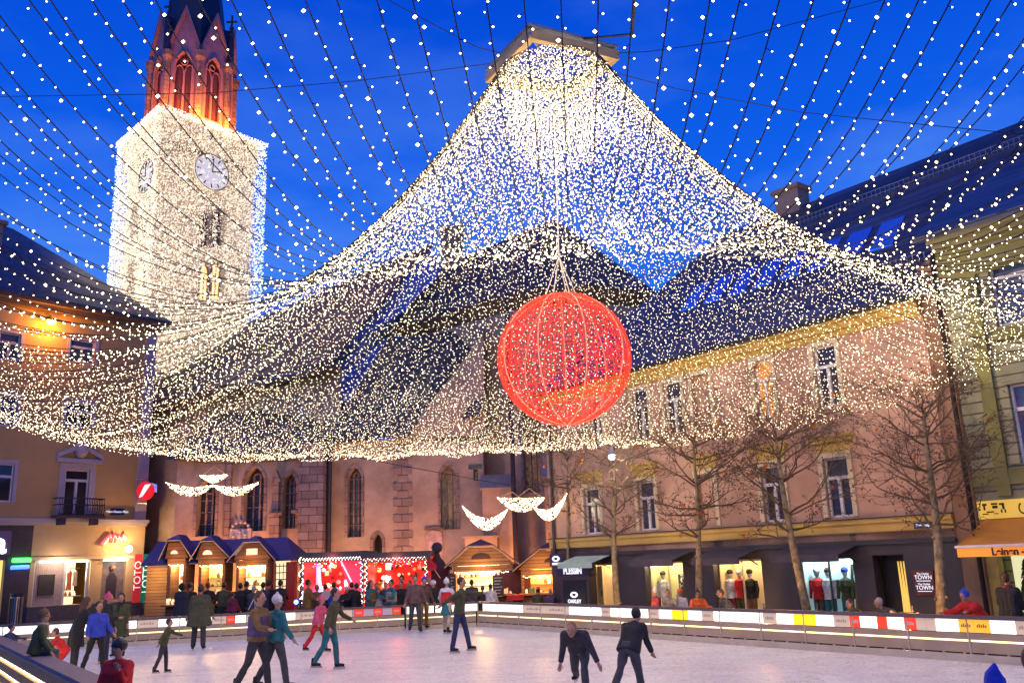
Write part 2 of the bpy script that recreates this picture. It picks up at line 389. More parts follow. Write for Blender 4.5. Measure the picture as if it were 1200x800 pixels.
for i, (a, b) in enumerate(wins_up):
    blind = i == 3
    if blind:
        p = MB(); p.fb(FR, a, b, -.2, -.12, zu[0], zu[1]); p.fb(FR, a, b, -.12, -.10, 7.3, 7.38); o = p.build('blind_window', M_pink, house)
        q = MB(); 
        for X in ((a-.13, a), (b, b+.13)): q.fb(FR, X[0], X[1], 0, .05, *zu)
        q.fb(FR, a-.13, b+.13, 0, .06, zu[1], zu[1]+.14); q.build('surround', M_cream, o)
    else: casement(FR, a, b, *zu, house, M_white, M_paneo if i == 4 else M_paned, trim=M_cream)
for i, (a, b) in enumerate(wins_lo):
    if i == 2:
        p = MB(); p.fb(FR, a, b, -.2, -.12, *zl); p.fb(FR, a, b, -.12, -.09, 4.2, 4.26); o = p.build('blind_window', M_pink, house)
        q = MB()
        for X in ((a-.13, a), (b, b+.13)): q.fb(FR, X[0], X[1], 0, .05, *zl)
        q.fb(FR, a-.13, b+.13, 0, .06, zl[1], zl[1]+.14); q.build('surround', M_cream, o)
    else: o = casement(FR, a, b, *zl, house, M_white, M_paned, trim=M_cream)
    q = MB(); q.fb(FR, a-.26, b+.26, 0, .14, zl[1]+.42, zl[1]+.52); q.fb(FR, a-.3, b+.3, 0, .2, zl[1]+.522, zl[1]+.60); q.fb(FR, a-.15, b+.15, 0, .035, zl[1]+.145, zl[1]+.418)
    q.build('window_cornice', M_ochre, o)
m = MB()
for (z0, z1, dd) in ((8.0, 8.16, .10), (8.162, 8.34, .22), (8.342, 8.50, .38)): m.fb(FR, A0-.05, A1-.02, -.01, dd, z0, z1)
m.build('cornice', M_ochre, house)
m = MB(); m.fb(FR, A0, A1, -.02, .12, 2.84, 2.96); m.fb(FR, A0, A1, -.02, .07, 2.62, 2.838); m.build('sill_band', M_ochre, house)
m = MB(); m.fb(FR, A0, A1, -.02, .16, 2.962, 2.99); m.build('band_flashing', M_dark, house)
m = MB(); m.fb(FR, A0-.1, A1-.02, .36, .46, 8.40, 8.55); m.tube([FR.P(A0+.35, .12, 8.3), FR.P(A0+.35, .12, 2.4)], .06, 8); m.build('gutter', M_dark, house)
# ground floor shopfront
opn = [(S(688), S(722)), (S(757), S(802)), (S(838), S(895)), (S(935), S(1003)), (S(1027), S(1064))]
ZT = 2.02
m = MB(); wall(m, FR, A0, A1, GZ, 2.6, [(a, b, GZ+(.3 if i not in (0, 4) else .0), ZT) for i, (a, b) in enumerate(opn)], .35)
m.build('shopfront', M_fascia, house)
m = MB(); m.fb(FR, A0, A1, 0, .09, 2.3, 2.36); m.build('fascia_trim', M_dark, house)
M_dispc = emit('cream_display', (1.0, .70, .30), .16, base=(.7, .5, .3))  # display walls glow faintly themselves, part of the shop light put into them
M_dispg = emit('yellow_display', (1.0, .85, .36), .16, base=(.7, .6, .3))
M_dispb = emit('cool_display', (.5, .85, .9), .2, base=(.6, .7, .7))
for i, (a, b) in enumerate(opn[:4]):
    m = MB(); m.fb(FR, a, b, -.95, -.9, GZ, ZT+.1); m.fb(FR, a-.02, a, -.9, -.355, GZ, ZT+.1, 0); m.fb(FR, b, b+.02, -.9, -.355, GZ, ZT+.1); m.fb(FR, a, b, -.9, -.355, ZT+.1, ZT+.14)
    o = m.build('shop_window', [(M_dispc, M_dispg, M_dispc, M_dispb)[i]], house)
    for q_ in ((a*3+b)/4, (a+b*3)/4): lamp('display_lamp', FR.P(q_, -.5, ZT-.02), [(1, .7, .35), (1, .85, .45), (1, .68, .34), (.7, .95, 1)][i], 26, .04)
    p = MB()
    for X in ((a, a+.05), (b-.05, b)): p.fb(FR, X[0], X[1], -.3, -.24, GZ+.3, ZT)
    p.fb(FR, a+.05, b-.05, -.3, -.24, ZT-.06, ZT); p.fb(FR, a+.05, b-.05, -.3, -.24, GZ+.3, GZ+.36)
    if i: p.fb(FR, (a+b)/2-.02, (a+b)/2+.02, -.295, -.245, GZ+.36, ZT-.06)
    p.build('shop_window_frame', M_cream if i != 3 else M_dark, o)
# open door leaves in the first opening
a, b = opn[0]; m = MB()
for x0, x1 in ((a+.05, a+.32), (a+.36, a+.62)):
    m.fb(FR, x0, x1, -.22, -.18, GZ+.02, ZT-.08); m.fb(FR, x0+.2, x0+.22, -.18, -.14, .9, 1.1, 1); m.fb(FR, x1-.015, x1, -.179, -.17, GZ+.1, ZT-.1, 1)
m.build('door_leaf', [mat('cream_door', (.62, .5, .28), .5, var=.05), M_dark], house)
a, b = opn[4]; m = MB(); m.fb(FR, a, b, -.5, -.45, GZ, ZT)
o = m.build('entrance', mat('black_interior', (.012, .010, .010), .6), house)
m = MB()
for k in range(5):
    x = b-.34+.075*k; m.tube([FR.P(x, -.3+.02*math.sin(k*3), 1.85), FR.P(x+.015, -.3, 1.0), FR.P(x-.01, -.3, .12)], [.02, .035, .028], 8)
m.build('gold_curtain', emit('gold_curtain', (1.0, .62, .12), .7, base=(.6, .4, .1)), o)
# roof with skylights, guards and hip
def roofpt(s, b, z): return FR.P(s, -b, z)
RZ = 14.3; RB = 5.0; sl_ = (RZ-8.52)/RB
m = MB(); e0, e1 = A0-.15, 19.0
m.slab([FR.P(e0, .46, 8.42), FR.P(e1, .46, 8.42), FR.P(e1, -RB, RZ), FR.P(e0+5.7, -RB, RZ)], (0, 0, .12))
m.slab([FR.P(e0, .46, 8.42), FR.P(e0+5.7, -RB, RZ), FR.P(e0, -2*RB-.4, 8.42)], (0, 0, .12))
m.slab([FR.P(e1, -2*RB-.4, 8.42), FR.P(e0, -2*RB-.4, 8.42), FR.P(e0+5.7, -RB, RZ), FR.P(e1, -RB, RZ)], (0, 0, .12))
roof = m.build('roof', M_slate, house)
def onroof(s, t, h=0.0):   # t = distance back measured horizontally
    return FR.P(s, -t, 8.52+.12+(t+.35)*(RZ-8.42)/(RB+.46)+h)
M_sky = mat('skylight_glass', (.35, .62, 1.0), .12, .9, var=.05)
for k in range(8):
    s0 = 1.6+1.05*k; m = MB()
    m.slab([onroof(s0, 1.5, .02), onroof(s0+.75, 1.5, .02), onroof(s0+.75, 2.5, .02), onroof(s0, 2.5, .02)], (0, 0, .07)); o = m.build('skylight', M_sky, roof)
m = MB()
for t in (.55, 3.95):
    for h in (.1, .26): m.tube([onroof(e0+1, t, h), onroof(e1-2, t, h)], .018, 4)
    s = e0+1
    while s < e1-2: m.tube([onroof(s, t, 0), onroof(s, t, .28)], .014, 4); s += .16
m.build('snow_guard', M_metal, roof)
m = MB(); m.fb(FR, 3.75, 4.75, -5.5, -4.8, 13, 15.1); m.fb(FR, 3.65, 4.85, -5.6, -4.7, 15.1, 15.25); m.build('chimney', mat('chimney_plaster', (.3, .22, .18), .9), roof)
# awnings
def awning(fr, a0, a1, z0, z1, proj, colm, parent, val=.16, name='awning', valm=None):
    m = MB(); m.slab([fr.P(a0, .09, z0), fr.P(a1, .09, z0), fr.P(a1, proj, z1), fr.P(a0, proj, z1)], (0, 0, .025)); o = m.build(name, colm, parent)
    v = MB(); v.fb(fr, a0, a1, proj, proj+.02, z1-val, z1+.03); v.build('valance', valm or colm, o)
    for a in (a0+.06, a1-.06): v = MB(); v.tube([fr.P(a, .05, z0-.42), fr.P(a, proj*.55, z1+.02), fr.P(a, proj-.03, z1-.02)], .02, 5); v.build('folding_arm', M_dark, o)
    return o
M_awd = mat('dark_awning_cloth', (.05, .045, .07), .8, var=.15, scale=4)
M_aww = mat('pale_awning_cloth', (.42, .58, .48), .8, var=.08, scale=4)
def Sx(px, py, d): return FR.at(px, py, d)[0]
for p0, p1, mm in ((655, 695, M_aww), (738, 790, M_awd), (812, 868, M_awd), (905, 985, M_awd)):
    awning(FR, Sx(p0, 660, .9), Sx(p1, 660, .9)-.0, 2.28, 2.06, .95, mm, house)
# signs
sg = thing('shop_sign', 'dark box sign reading PLESSIN above the poster column', 'sign', tuple(FR.P(S(668), .6, 1.9)))
a0, a1 = Sx(656, 668, .7), Sx(690, 668, .7)
m = MB(); m.fb(FR, a0-.15, a1+.0, .35, .72, 1.64, 1.98); m.build('box', mat('navy_sign', (.02, .02, .06), .4), sg)
M_let = emit('sign_lettering', (.85, .88, 1.0), .9, base=(.8, .8, .8))
text_mesh('lettering', 'PLESSIN', FR, (a0+a1)/2-.06, .725, 1.80, .30, M_let, sg, stretch=.95, bold=.008)
def oval_logo(fr, a, d, z, w_, h_, material, parent, word, ws):
    m = MB(); n = 24
    P0 = [(a+w_*math.cos(2*PI*k/n), z+h_*math.sin(2*PI*k/n)) for k in range(n)]; P1 = [(a+w_*.55*math.cos(2*PI*k/n), z+h_*.5*math.sin(2*PI*k/n)) for k in range(n)]
    for k in range(n):
        j = (k+1) % n
        m.hexa([fr.P(P0[k][0], d, P0[k][1]), fr.P(P0[j][0], d, P0[j][1]), fr.P(P1[j][0], d, P1[j][1]), fr.P(P1[k][0], d, P1[k][1]),
                fr.P(P0[k][0], d+.02, P0[k][1]), fr.P(P0[j][0], d+.02, P0[j][1]), fr.P(P1[j][0], d+.02, P1[j][1]), fr.P(P1[k][0], d+.02, P1[k][1])])
    o = m.build('emblem', material, parent)
    text_mesh('lettering', word, fr, a, d, z-h_-ws*.75, ws, material, parent, stretch=1.1, bold=.004)
ps = thing('poster_column', 'black poster column with white oval emblem under the box sign', 'poster', tuple(FR.P(S(668), .6, GZ)))
m = MB(); m.fb(FR, a0, a1-.02, .37, .70, GZ, 1.635); m.build('column', M_fascia, ps)
m = MB(); m.fb(FR, a0+.15, a1-.2, .703, .72, .45, 1.5); m.build('poster', mat('black_poster', (.01, .01, .012), .3), ps)
oval_logo(FR, (a0+a1)/2-.03, .722, 1.0, .19, .1, M_let, ps, 'OAKLEY', .17)
s2 = thing('awning_sign', 'small dark sign with white oval emblem on the corner of the pale awning', 'sign', tuple(FR.P(a0, .8, 2.2)))
m = MB(); m.fb(FR, a0-.42, a0+.3, .76, .80, 1.99, 2.42); m.build('board', MATS['navy_sign'], s2)
oval_logo(FR, a0-.06, .802, 2.25, .2, .1, M_let, s2, 'OAKLEY', .11)
tw = thing('town_sign', 'brown sign reading TOWN twice on the dark wall beside the entrance', 'sign', tuple(FR.P(S(1084), .05, 1.2)))
a0, a1 = S(1073), S(1097); m = MB(); m.fb(FR, a0, a1, .0, .05, 1.02, 1.62); m.build('panel', mat('brown_sign', (.16, .03, .02), .5), tw)
for z in (1.45, 1.2):
    text_mesh('lettering', 'The Outlet', FR, (a0+a1)/2, .051, z+.09, .07, M_let, tw, depth=.004)
    text_mesh('lettering', 'TOWN', FR, (a0+a1)/2, .051, z-.0, .14, M_let, tw, depth=.004)
    m = MB(); m.fb(FR, a0+.08, a1-.08, .05, .056, z-.09, z-.075); m.build('rule', M_let, tw)
st = thing('street_sign', 'small blue street sign on the pink wall right of the trees', 'sign', tuple(FR.P(10.2, .05, 2.7)))
m = MB(); m.fb(FR, 10.0, 10.62, .071, .09, 2.64, 2.80); m.build('plate', mat('blue_enamel', (.02, .03, .14), .3), st)
text_mesh('lettering', 'Rathausplatz', FR, 10.31, .091, 2.72, .1, M_let, st, depth=.003)

# ------------------------------------------------------------------ green house at the right edge
GF = FR.off(.7)
green = thing('green_house', 'olive green house with stone pilasters at the right edge', 'house', tuple(GF.P(15, 0, GZ)))
M_green = mat('olive_plaster', (.20, .19, .06), .8, var=.12, scale=1.2, bump=.2)
M_stone = tilemat('rusticated_stone', (.27, .26, .16), 3.0, .26, var=.08, rough=.8, mortar=.08)
B0 = GF.at(1122, 450)[0]; B1 = B0+8
def GS(px, py): return GF.at(px, py)
w1a, zz = GS(1155, 300); w1b = w1a+1.45
gz0, gz1 = GS(1190, 378)[1], GS(1150, 303)[1]
h1 = (w1a, w1b, gz0, gz1-.02); w2a = GS(1172, 460)[0]; h2 = (w1a, w1b, 3.95, 5.75)
m = MB(); wall(m, GF, B0, B1, 2.75, 9.35, [h1, h2, (w1b+2, w1b+3.4, h1[2], h1[3]), (w1b+2, w1b+3.4, 3.95, 5.75)], .25); box_back(m, GF, B0, B1, GZ, 9.3, 9); m.build('wall', M_stone, green)
m = MB(); q0, q1 = FR.P(A1+.004, -.02, 0), GF.P(B0-.01, .0, 0); bk_ = -FR.n*.4
m.hexa([q0+Vector((0, 0, GZ)), q1+Vector((0, 0, GZ)), q1+bk_+Vector((0, 0, GZ)), q0+bk_+Vector((0, 0, GZ)), q0+Vector((0, 0, 9.3)), q1+Vector((0, 0, 9.3)), q1+bk_+Vector((0, 0, 9.3)), q0+bk_+Vector((0, 0, 9.3))])
m.build('side_wall', mat('brown_plaster', (.24, .14, .09), .9, var=.2, scale=1.5, bump=.3), green)
m = MB()
m.fb(GF, B0+.55, B0+.85, 0, .09, 3.25, 8.6); m.fb(GF, B0, B1, 0, .07, 3.5, 3.85); m.fb(GF, B0, B1, 0, .10, 8.5, 9.3); m.fb(GF, w1a-.1, B1, 0, .11, gz0-.35, gz0-.08); m.fb(GF, w1a, w1b, 0, .05, 3.2, 3.45)
m.build('pilaster', M_green, green)
m = MB(); m.fb(GF, B0, B1, 0, .25, 9.3, 9.42); m.fb(GF, B0, B1, 0, .5, 9.422, 9.55)
m.fb(GF, B0+1.0, B0+3.2, .10, .13, 8.75, 8.80); m.fb(GF, B0+1.0, B0+3.2, .10, .13, 9.1, 9.15); m.fb(GF, w1a-.3, w1b+.3, 0, .16, gz1+.16, gz1+.3)
m.build('cornice', mat('grey_cornice', (.22, .2, .11), .8), green)
for h in (h1, h2): casement(GF, *h, green, M_white, M_blue, trim=M_stone, trim_w=.2, transom=.68)
m = MB(); m.slab([GF.P(B0-.3, .6, 9.5), GF.P(B1+3, .6, 9.5), GF.P(B1+3, -6.7, 14.2), GF.P(B0-.3, -6.7, 14.2)], (0, 0, .15)); rf = m.build('roof', M_slate, green)
m = MB(); m.tube([GF.P(B0-.12, -.0, 9.4), GF.P(B0-.12, .05, 8.9), GF.P(B0-.1, .1, 8.5), GF.P(B0-.1, .1, .2)], .06, 8); m.build('drainpipe', mat('dark_copper', (.03, .02, .015), .4, .6), green)
m = MB(); wall(m, GF, B0, B1, GZ, 2.75, [(B0+.25, B0+1.0, GZ+.3, 2.0), (B0+1.4, B1-.5, GZ+.2, 2.0)], .3); m.build('shopfront', mat('yellow_panel', (.40, .30, .08), .6), green)
m = MB(); m.fb(GF, B0+.2, B0+1.05, -.9, -.85, GZ, 2.1); m.fb(GF, B0+1.3, B0+4, -.9, -.85, GZ, 2.1); m.build('shop_window', emit('greenish_display', (1, .95, .55), .7, base=(.6, .6, .4)), green)
m = MB()
for a in (B0+1.0, B0+1.25, B0+2.3): m.fb(GF, a, a+.09, -.3, .02, GZ, 2.05)
m.build('door_post', mat('dark_brown_post', (.05, .03, .015), .5), green)
M_or = mat('orange_awning_cloth', (.55, .22, .03), .8, var=.06, scale=4)
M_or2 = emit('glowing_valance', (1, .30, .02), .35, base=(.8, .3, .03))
aw0 = GF.at(1122, 645, 1.25)[0]
m = MB(); m.slab([GF.P(B0+.15, .02, 2.72), GF.P(B0+6, .02, 2.72), GF.P(B0+6, 1.25, 2.16), GF.P(aw0, 1.25, 2.16)], (0, 0, .03)); aw = m.build('awning', M_or, green)
m = MB(); m.fb(GF, aw0, aw0+6, 1.25, 1.27, 1.94, 2.13); m.build('valance', M_or2, aw)
m = MB(); m.fb(GF, aw0-.03, aw0+6, 1.24, 1.29, 2.135, 2.19); m.build('front_rail', M_white, aw)
M_blk = mat('black_lettering', (.02, .012, .01), .6)
text_mesh('lettering', 'Leinen -', GF, GF.at(1178, 648, 1.28)[0]+.06, 1.272, 2.03, .21, M_blk, aw, bold=.008, align='CENTER')
fs = thing('painted_sign', 'yellow painted sign with small dark figures above the orange awning', 'sign', tuple(GF.P(B0+1, .1, 2.9)))
x0 = GF.at(1148, 600)[0]
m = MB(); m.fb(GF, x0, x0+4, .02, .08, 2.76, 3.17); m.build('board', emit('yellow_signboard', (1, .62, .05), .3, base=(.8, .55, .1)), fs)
m = MB()
for k, (dx, dz, w_, h_) in enumerate(((.12, .3, .1, .05), (.14, .2, .04, .1), (.2, .14, .16, .03), (.32, .31, .14, .04), (.34, .23, .12, .06), (.5, .3, .1, .04), (.56, .2, .05, .14), (.6, .12, .03, .08), (.52, .12, .03, .08), (.36, .1, .1, .02), (.1, .1, .14, .025))):
    m.fb(GF, x0+dx, x0+dx+w_, .08, .088, 2.76+dz, 2.76+dz+h_)
for k in range(10):
    a = 2.2+k*.28; r_ = .1; m.ball(GF.P(x0+1.02+r_*math.cos(a), .085, 2.96+r_*1.2*math.sin(a)), .02, 6, 4)
m.build('drawing', M_blk, fs)

# ------------------------------------------------------------------ ochre corner house on the left
LF = Fr((-27.3, 52.22), (.62, .78), 1)
if LF.n.dot(Vector((0, -1, 0))) < 0: LF.n = -LF.n
L = lambda px, py, d=0.0: LF.at(px, py, d)
lh = thing('corner_house', 'ochre plastered corner house with pedimented balcony door on the left', 'house', tuple(LF.P(2, 0, GZ)))
M_och = mat('ochre_plaster', (.52, .34, .13), .85, var=.08, scale=.5, bump=.2, bscale=30)
M_lil = mat('pale_stone_trim', (.48, .42, .44), .75, var=.06, scale=2)
C1 = L(171, 580)[0]; C0 = -10
hs = []
for (x, y, x2, y2) in ((83, 396, 110, 427), (78, 470, 107, 502), (0, 388, 22, 424), (0, 462, 18, 500), (-40, 540, 13, 588)):
    a, z1 = L(x, y); b, z0 = L(x2, y2); hs.append((a, b, z0, z1))
da, dz1 = L(77, 549); db, dz0 = L(101, 610); door = (da, db, dz0+.05, dz1)
m = MB(); wall(m, LF, C0, C1, 5.45, 18.0, hs+[door], .3); box_back(m, LF, C0, C1, GZ, 18, 12); m.build('wall', M_och, lh)
for h in hs: casement(LF, *h, lh, M_white, M_paned, trim=M_lil, trim_w=.2, transom=.66 if h[3]-h[2] > 1.2 else 0, t=.09)
o = casement(LF, *door, lh, M_white, M_paned, trim=M_lil, trim_w=.35, transom=.78, t=.1, name='balcony_door')
m = MB(); pa, pz = L(65, 536); pb, _ = L(118, 537); pt = L(92, 520)[1]; mid = (da+db)/2
m.fb(LF, pa, pb, 0, .3, pz-.25, pz)
for s0, s1 in ((pa, mid), (pb, mid)):
    m.hexa([LF.P(s0, 0, pz+.001), LF.P(s1, 0, pt-.25), LF.P(s1, .35, pt-.25), LF.P(s0, .35, pz+.001), LF.P(s0, 0, pz+.25), LF.P(s1, 0, pt), LF.P(s1, .35, pt), LF.P(s0, .35, pz+.25)])
m.ball(LF.P(mid, .2, pz+.55), .42, 12, 8, sc=(1, 1, 1.25)); m.build('pediment', M_lil, o)
m = MB(); m.fb(LF, C1-.7, C1+.02, 0, .12, 5.6, 18.0); m.build('corner_strip', M_lil, lh)
m = MB(); m.fb(LF, C0, C1+.15, -.02, .32, 5.38, 5.58); m.fb(LF, C0, C1+.1, -.02, .2, 5.2, 5.378); m.build('cornice_band', M_lil, lh)
m = MB(); m.fb(LF, C0, C1+.3, 0, .5, 17.8, 18.1); m.fb(LF, C0, C1+.45, 0, .8, 18.102, 18.35); m.build('eaves', mat('eaves_brown', (.2, .12, .07), .8), lh)
RP = [LF.P(C0, .9, 18.3), LF.P(C1+.6, .9, 18.3), LF.P(C1+.6, -13, 18.3), LF.P(C0, -13, 18.3)]
rdg = LF.P(-1.2, -6, 24.6); rd2 = LF.P(C0, -6, 25.4)
m = MB(); m.slab([RP[0], RP[1], rdg, rd2], (0, 0, .15)); m.slab([RP[1], RP[2], rdg], (0, 0, .15)); m.slab([RP[2], RP[3], rd2, rdg], (0, 0, .15)); rf = m.build('roof', M_slate, lh)
m = MB(); m.tube([RP[0]+Vector((0, 0, .9))-LF.n*1.2, RP[1]+Vector((0, 0, .9))-LF.n*1.2], .05, 4)
for k in range(60):
    p = LF.P(C0+k*.28, -.3, 18.85); m.tube([p, p+Vector((0, 0, .45))], .03, 4)
m.build('snow_guard', M_metal, rf)
ca = L(15, 252)[0]
m = MB(); m.fb(LF, -4.4, -3.2, -3.4, -2.2, 20, 23.4); m.fb(LF, -4.6, -3.0, -3.6, -2.0, 23.4, 23.65); m.build('chimney', MATS['chimney_plaster'], rf)
# ground floor
sh = (L(38, 690)[0], L(142, 690)[0]-.0, .75, 3.25)
sh = (L(38, 690)[0], L(104, 690)[0], .72, 3.22); sp_ = (L(118, 690)[0], L(146, 690)[0], .85, 3.1)
drk = (C0, L(33, 690)[0])
m = MB(); wall(m, LF, drk[1], C1+.1, GZ, 5.2, [sh, sp_], .4); m.build('ground_floor_wall', mat('shop_plaster', (.50, .36, .20), .8, var=.08, scale=1, bump=.15), lh)
m = MB(); wall(m, LF, drk[0], drk[1], GZ, 5.2, [(C0+1, L(-3+6, 690)[0], .1, 3.3)], .3); m.build('dark_shopfront', mat('slate_panel', (.06, .055, .07), .35, var=.2, scale=2), lh)
m = MB(); m.fb(LF, C0+1, L(5, 690)[0], -.5, -.45, .1, 3.3); m.build('lit_door', emit('yellow_interior', (1, .7, .12), 1.0), lh)
m = MB(); m.fb(LF, sh[0]-.3, C1+.1, 0, .25, GZ, .7); m.build('plinth', mat('grey_plinth', (.09, .09, .11), .6), lh)
m = MB(); m.fb(LF, sh[0]-.2, C1+.15, 0, .15, 3.25, 3.42); m.build('shop_trim', M_cream, lh)
M_shop = emit('bright_shop', (1, .80, .58), 1.1, base=(.8, .7, .6))
m = MB(); m.fb(LF, sh[0]-.3, sh[1]+.3, -2.6, -2.5, .2, 3.4); m.fb(LF, sh[0]-.3, sh[1]+.3, -2.5, -.41, .3, .6); m.build('shop_interior', emit('shop_interior', (1, .72, .45), .7, base=(.6, .45, .3)), lh)  # interior surfaces glow, the shop light is put into their material
lamp('shop_lamp', LF.P((sh[0]+sh[1])/2, -1.2, 3.0), (1, .80, .55), 800, .15)
m = MB()
for X in ((sh[0], sh[0]+.12), (sh[0]+1.75, sh[0]+1.87), (sh[1]-.12, sh[1])): m.fb(LF, X[0], X[1], -.3, -.15, .72, 3.22)
m.fb(LF, sh[0]+.12, sh[1]-.12, -.3, -.15, 3.1, 3.22)
m.build('shop_window_frame', M_white, lh)
lamp('window_strip_light', LF.P(sh[0]+1.2, .75, 3.1), (1, .72, .5), 60, .1); lamp('window_strip_light', LF.P(sp_[0]+1.2, .75, 3.1), (1, .72, .5), 60, .1)
m = MB(); m.fb(LF, sh[0]+.2, sh[1]-.2, .1, .2, 3.1, 3.2); m.fb(LF, sp_[0], sp_[1], .1, .2, 3.12, 3.2); m.build('light_strip', emit('strip_lamp', (1, .85, .65), 6), lh)
m = MB(); m.fb(LF, sh[0]+.12, sh[0]+1.75, -.26, -.2, .72, 3.1); o = m.build('window_curtain', mat('pleated_curtain', (.45, .36, .34), .8, var=.15, scale=9), lh)
m = MB()
for k in range(14): m.tube([LF.P(sh[0]+.2+k*.12, -.19, .8), LF.P(sh[0]+.2+k*.12, -.19, 3.0)], .02, 4)
m.build('curtain_fold', MATS['pleated_curtain'], o)
m = MB(); a = sh[0]+.35; m.fb(LF, a, a+.9, -.16, -.1, 1.3, 2.45); m.build('hanging_mirror', M_dark, lh)
# hanging clothes and goods in the window
shop = thing('clothes_display', 'rail of coats and dresses behind the bright shop window', 'clothes rack', tuple(LF.P(2, -1, .6)))
m = MB(); m.tube([LF.P(sh[0]+1.9, -.9, 2.75), LF.P(sh[1]-.2, -.9, 2.75)], .025, 6); m.build('rail', M_metal, shop)
ccs = [(.5, .25, .12), (.5, .12, .1), (.6, .5, .4), (.15, .08, .04), (.4, .3, .1), (.7, .6, .5), (.12, .1, .06)]
for k in range(9):
    a = sh[0]+2.1+k*.34
    if a > sh[1]-.3: break
    m = MB(); w_ = .13+.05*rnd.random(); zb = rnd.choice((1.5, 1.2, 1.75))
    m.tube([LF.P(a, -.9, 2.7), LF.P(a, -.9, 2.5), LF.P(a+.02, -.9, (2.5+zb)/2), LF.P(a, -.9, zb)], [.03, w_, w_*.8, w_*1.1], 8)
    m.build('hanging_garment', mat('garment_%d' % (k % 7), ccs[k % 7], .8), shop)
m = MB(); m.fb(LF, sh[0]+1.9, sh[1]-.2, -1.1, -.5, 1.15, 1.2); m.build('shelf', M_cream, shop)
for k in range(12):
    a = sh[0]+2.0+k*.25
    if a > sh[1]-.25: break
    m = MB(); m.tube([LF.P(a, -.8, z) for z in (1.2, 1.28, 1.38, 1.45)], [.07, .09, .05, .03], 7); m.build('ornament', (mat('ornament_brown', (.4, .2, .1), .6), M_shop)[k % 3 == 0], shop)
pst = thing('fashion_poster', 'tall dark fashion poster of a standing figure in the shop window', 'poster', tuple(LF.P(sp_[0], -.3, 1)))
m = MB(); m.fb(LF, sp_[0], sp_[1], -.3, -.25, .85, 3.1); m.build('print', mat('poster_dark', (.16, .13, .15), .5, var=.5, scale=1.5), pst)
m = MB(); c_ = (sp_[0]+sp_[1])/2
m.slab([LF.P(c_-.3, -.245, .95), LF.P(c_+.3, -.245, .95), LF.P(c_+.34, -.245, 2.1), LF.P(c_+.12, -.245, 2.45), LF.P(c_-.12, -.245, 2.45), LF.P(c_-.34, -.245, 2.1)], LF.n*.01, 0); m.ball(LF.P(c_, -.2, 2.72), .17, 8, 6, 1)
m.build('printed_figure', [mat('poster_suit', (.03, .025, .05), .6), M_skin], pst)
# toto lotto flags
for nm, px, colr, wd, lc in (('TOTO', 159, (.45, .02, .03), 'red', (.95, .5, .5)), ('LOTTO', 169, (.0, .14, .09), 'dark green', (.7, .95, .85))):
    a, z0 = L(px-4.5, 706, .5); b, _ = L(px+4.8, 706, .5); z1 = L(px, 649, .5)[1]
    t = thing('lottery_banner', 'tall %s banner reading %s at the corner of the ochre house' % (wd, nm), 'banner', tuple(LF.P((a+b)/2, .5, z0)))
    m = MB(); m.fb(LF, a+.02, b-.02, .46, .52, z0, z1); m.build('panel', emit('banner_'+nm, colr, .5, base=colr), t)
    text_mesh('lettering', nm, LF, (a+b)/2, .525, (z0+z1)/2+.15, .62, emit('banner_text_'+nm, lc, .9), t, rot=PI/2, depth=.01, stretch=1.0)
# balcony
bal = thing('balcony', 'small wrought iron balcony in front of the pedimented door', 'balcony', tuple(LF.P(mid, .5, 5.6)))
m = MB(); m.fb(LF, pa-.1, pb+.0, .33, 1.1, 5.585, 5.75); m.fb(LF, pa+.2, pa+.5, .33, .9, 5.2, 5.58); m.fb(LF, pb-.6, pb-.3, .33, .9, 5.2, 5.58); m.build('slab', mat('dark_stone', (.08, .06, .09), .8), bal)
m = MB()
for k in range(19):
    a = pa+(pb-pa-.1)*k/18; m.tube([LF.P(a, 1.0, 5.75), LF.P(a, 1.16, 6.1), LF.P(a, 1.0, 6.7)], .022, 4)
for z in (5.8, 6.35, 6.72): m.tube([LF.P(pa-.05, 1.02, z), LF.P(pb-.05, 1.02, z)], .035, 5)
for a in (pa-.05, pb-.05):
    for z in (6.35, 6.72): m.tube([LF.P(a, 1.02, z), LF.P(a, .3, z)], .035, 5)
m.build('railing', M_dark, bal)
# signs on the left house
bs = thing('bank_sign', 'round red bank sign with white slash hung from the house corner', 'sign', tuple(LF.P(C1+.3, .9, 7.6)))
P = onY(171, 575, LF.P(C1, .8, 0).y); m = MB()
bfr = Fr((P.x, P.y), (1, .15), 1)
if bfr.n.y > 0: bfr.n = -bfr.n
m.slab([bfr.P(.52*math.cos(2*PI*k/28), 0, P.z+.58*math.sin(2*PI*k/28)) for k in range(28)], bfr.n*.18); m.build('disc', emit('sign_red', (.8, .01, .01), .7, base=(.6, .02, .02)), bs)
m = MB(); m.slab([bfr.P(-.35, .185, P.z-.42), bfr.P(-.15, .185, P.z-.35), bfr.P(.32, .185, P.z+.42), bfr.P(-.02, .185, P.z+.38), bfr.P(-.12, .185, P.z+.2)], bfr.n*.01); m.build('slash', M_let, bs)
m = MB(); m.slab([bfr.P(.3, -.02, P.z+.5), bfr.P(.62, -.02, P.z+.4), bfr.P(.64, -.02, P.z-.1), bfr.P(.45, -.02, P.z-.05)], -bfr.n*.1); m.build('blue_edge', emit('sign_blue', (.02, .2, .9), .7), bs)
m = MB(); 
for z in (-.75, .75): m.tube([bfr.P(-.55, .1, P.z+z), bfr.P(.1, .1, P.z+z)], .03, 5)
m.tube([bfr.P(-.55, .1, P.z-.75), bfr.P(-.55, .1, P.z+.75)], .03, 5); m.build('bracket', M_metal, bs)
ss = thing('house_plate', 'small dark street plate near the corner of the ochre house', 'sign', tuple(LF.P(C1-2, .05, 6)))
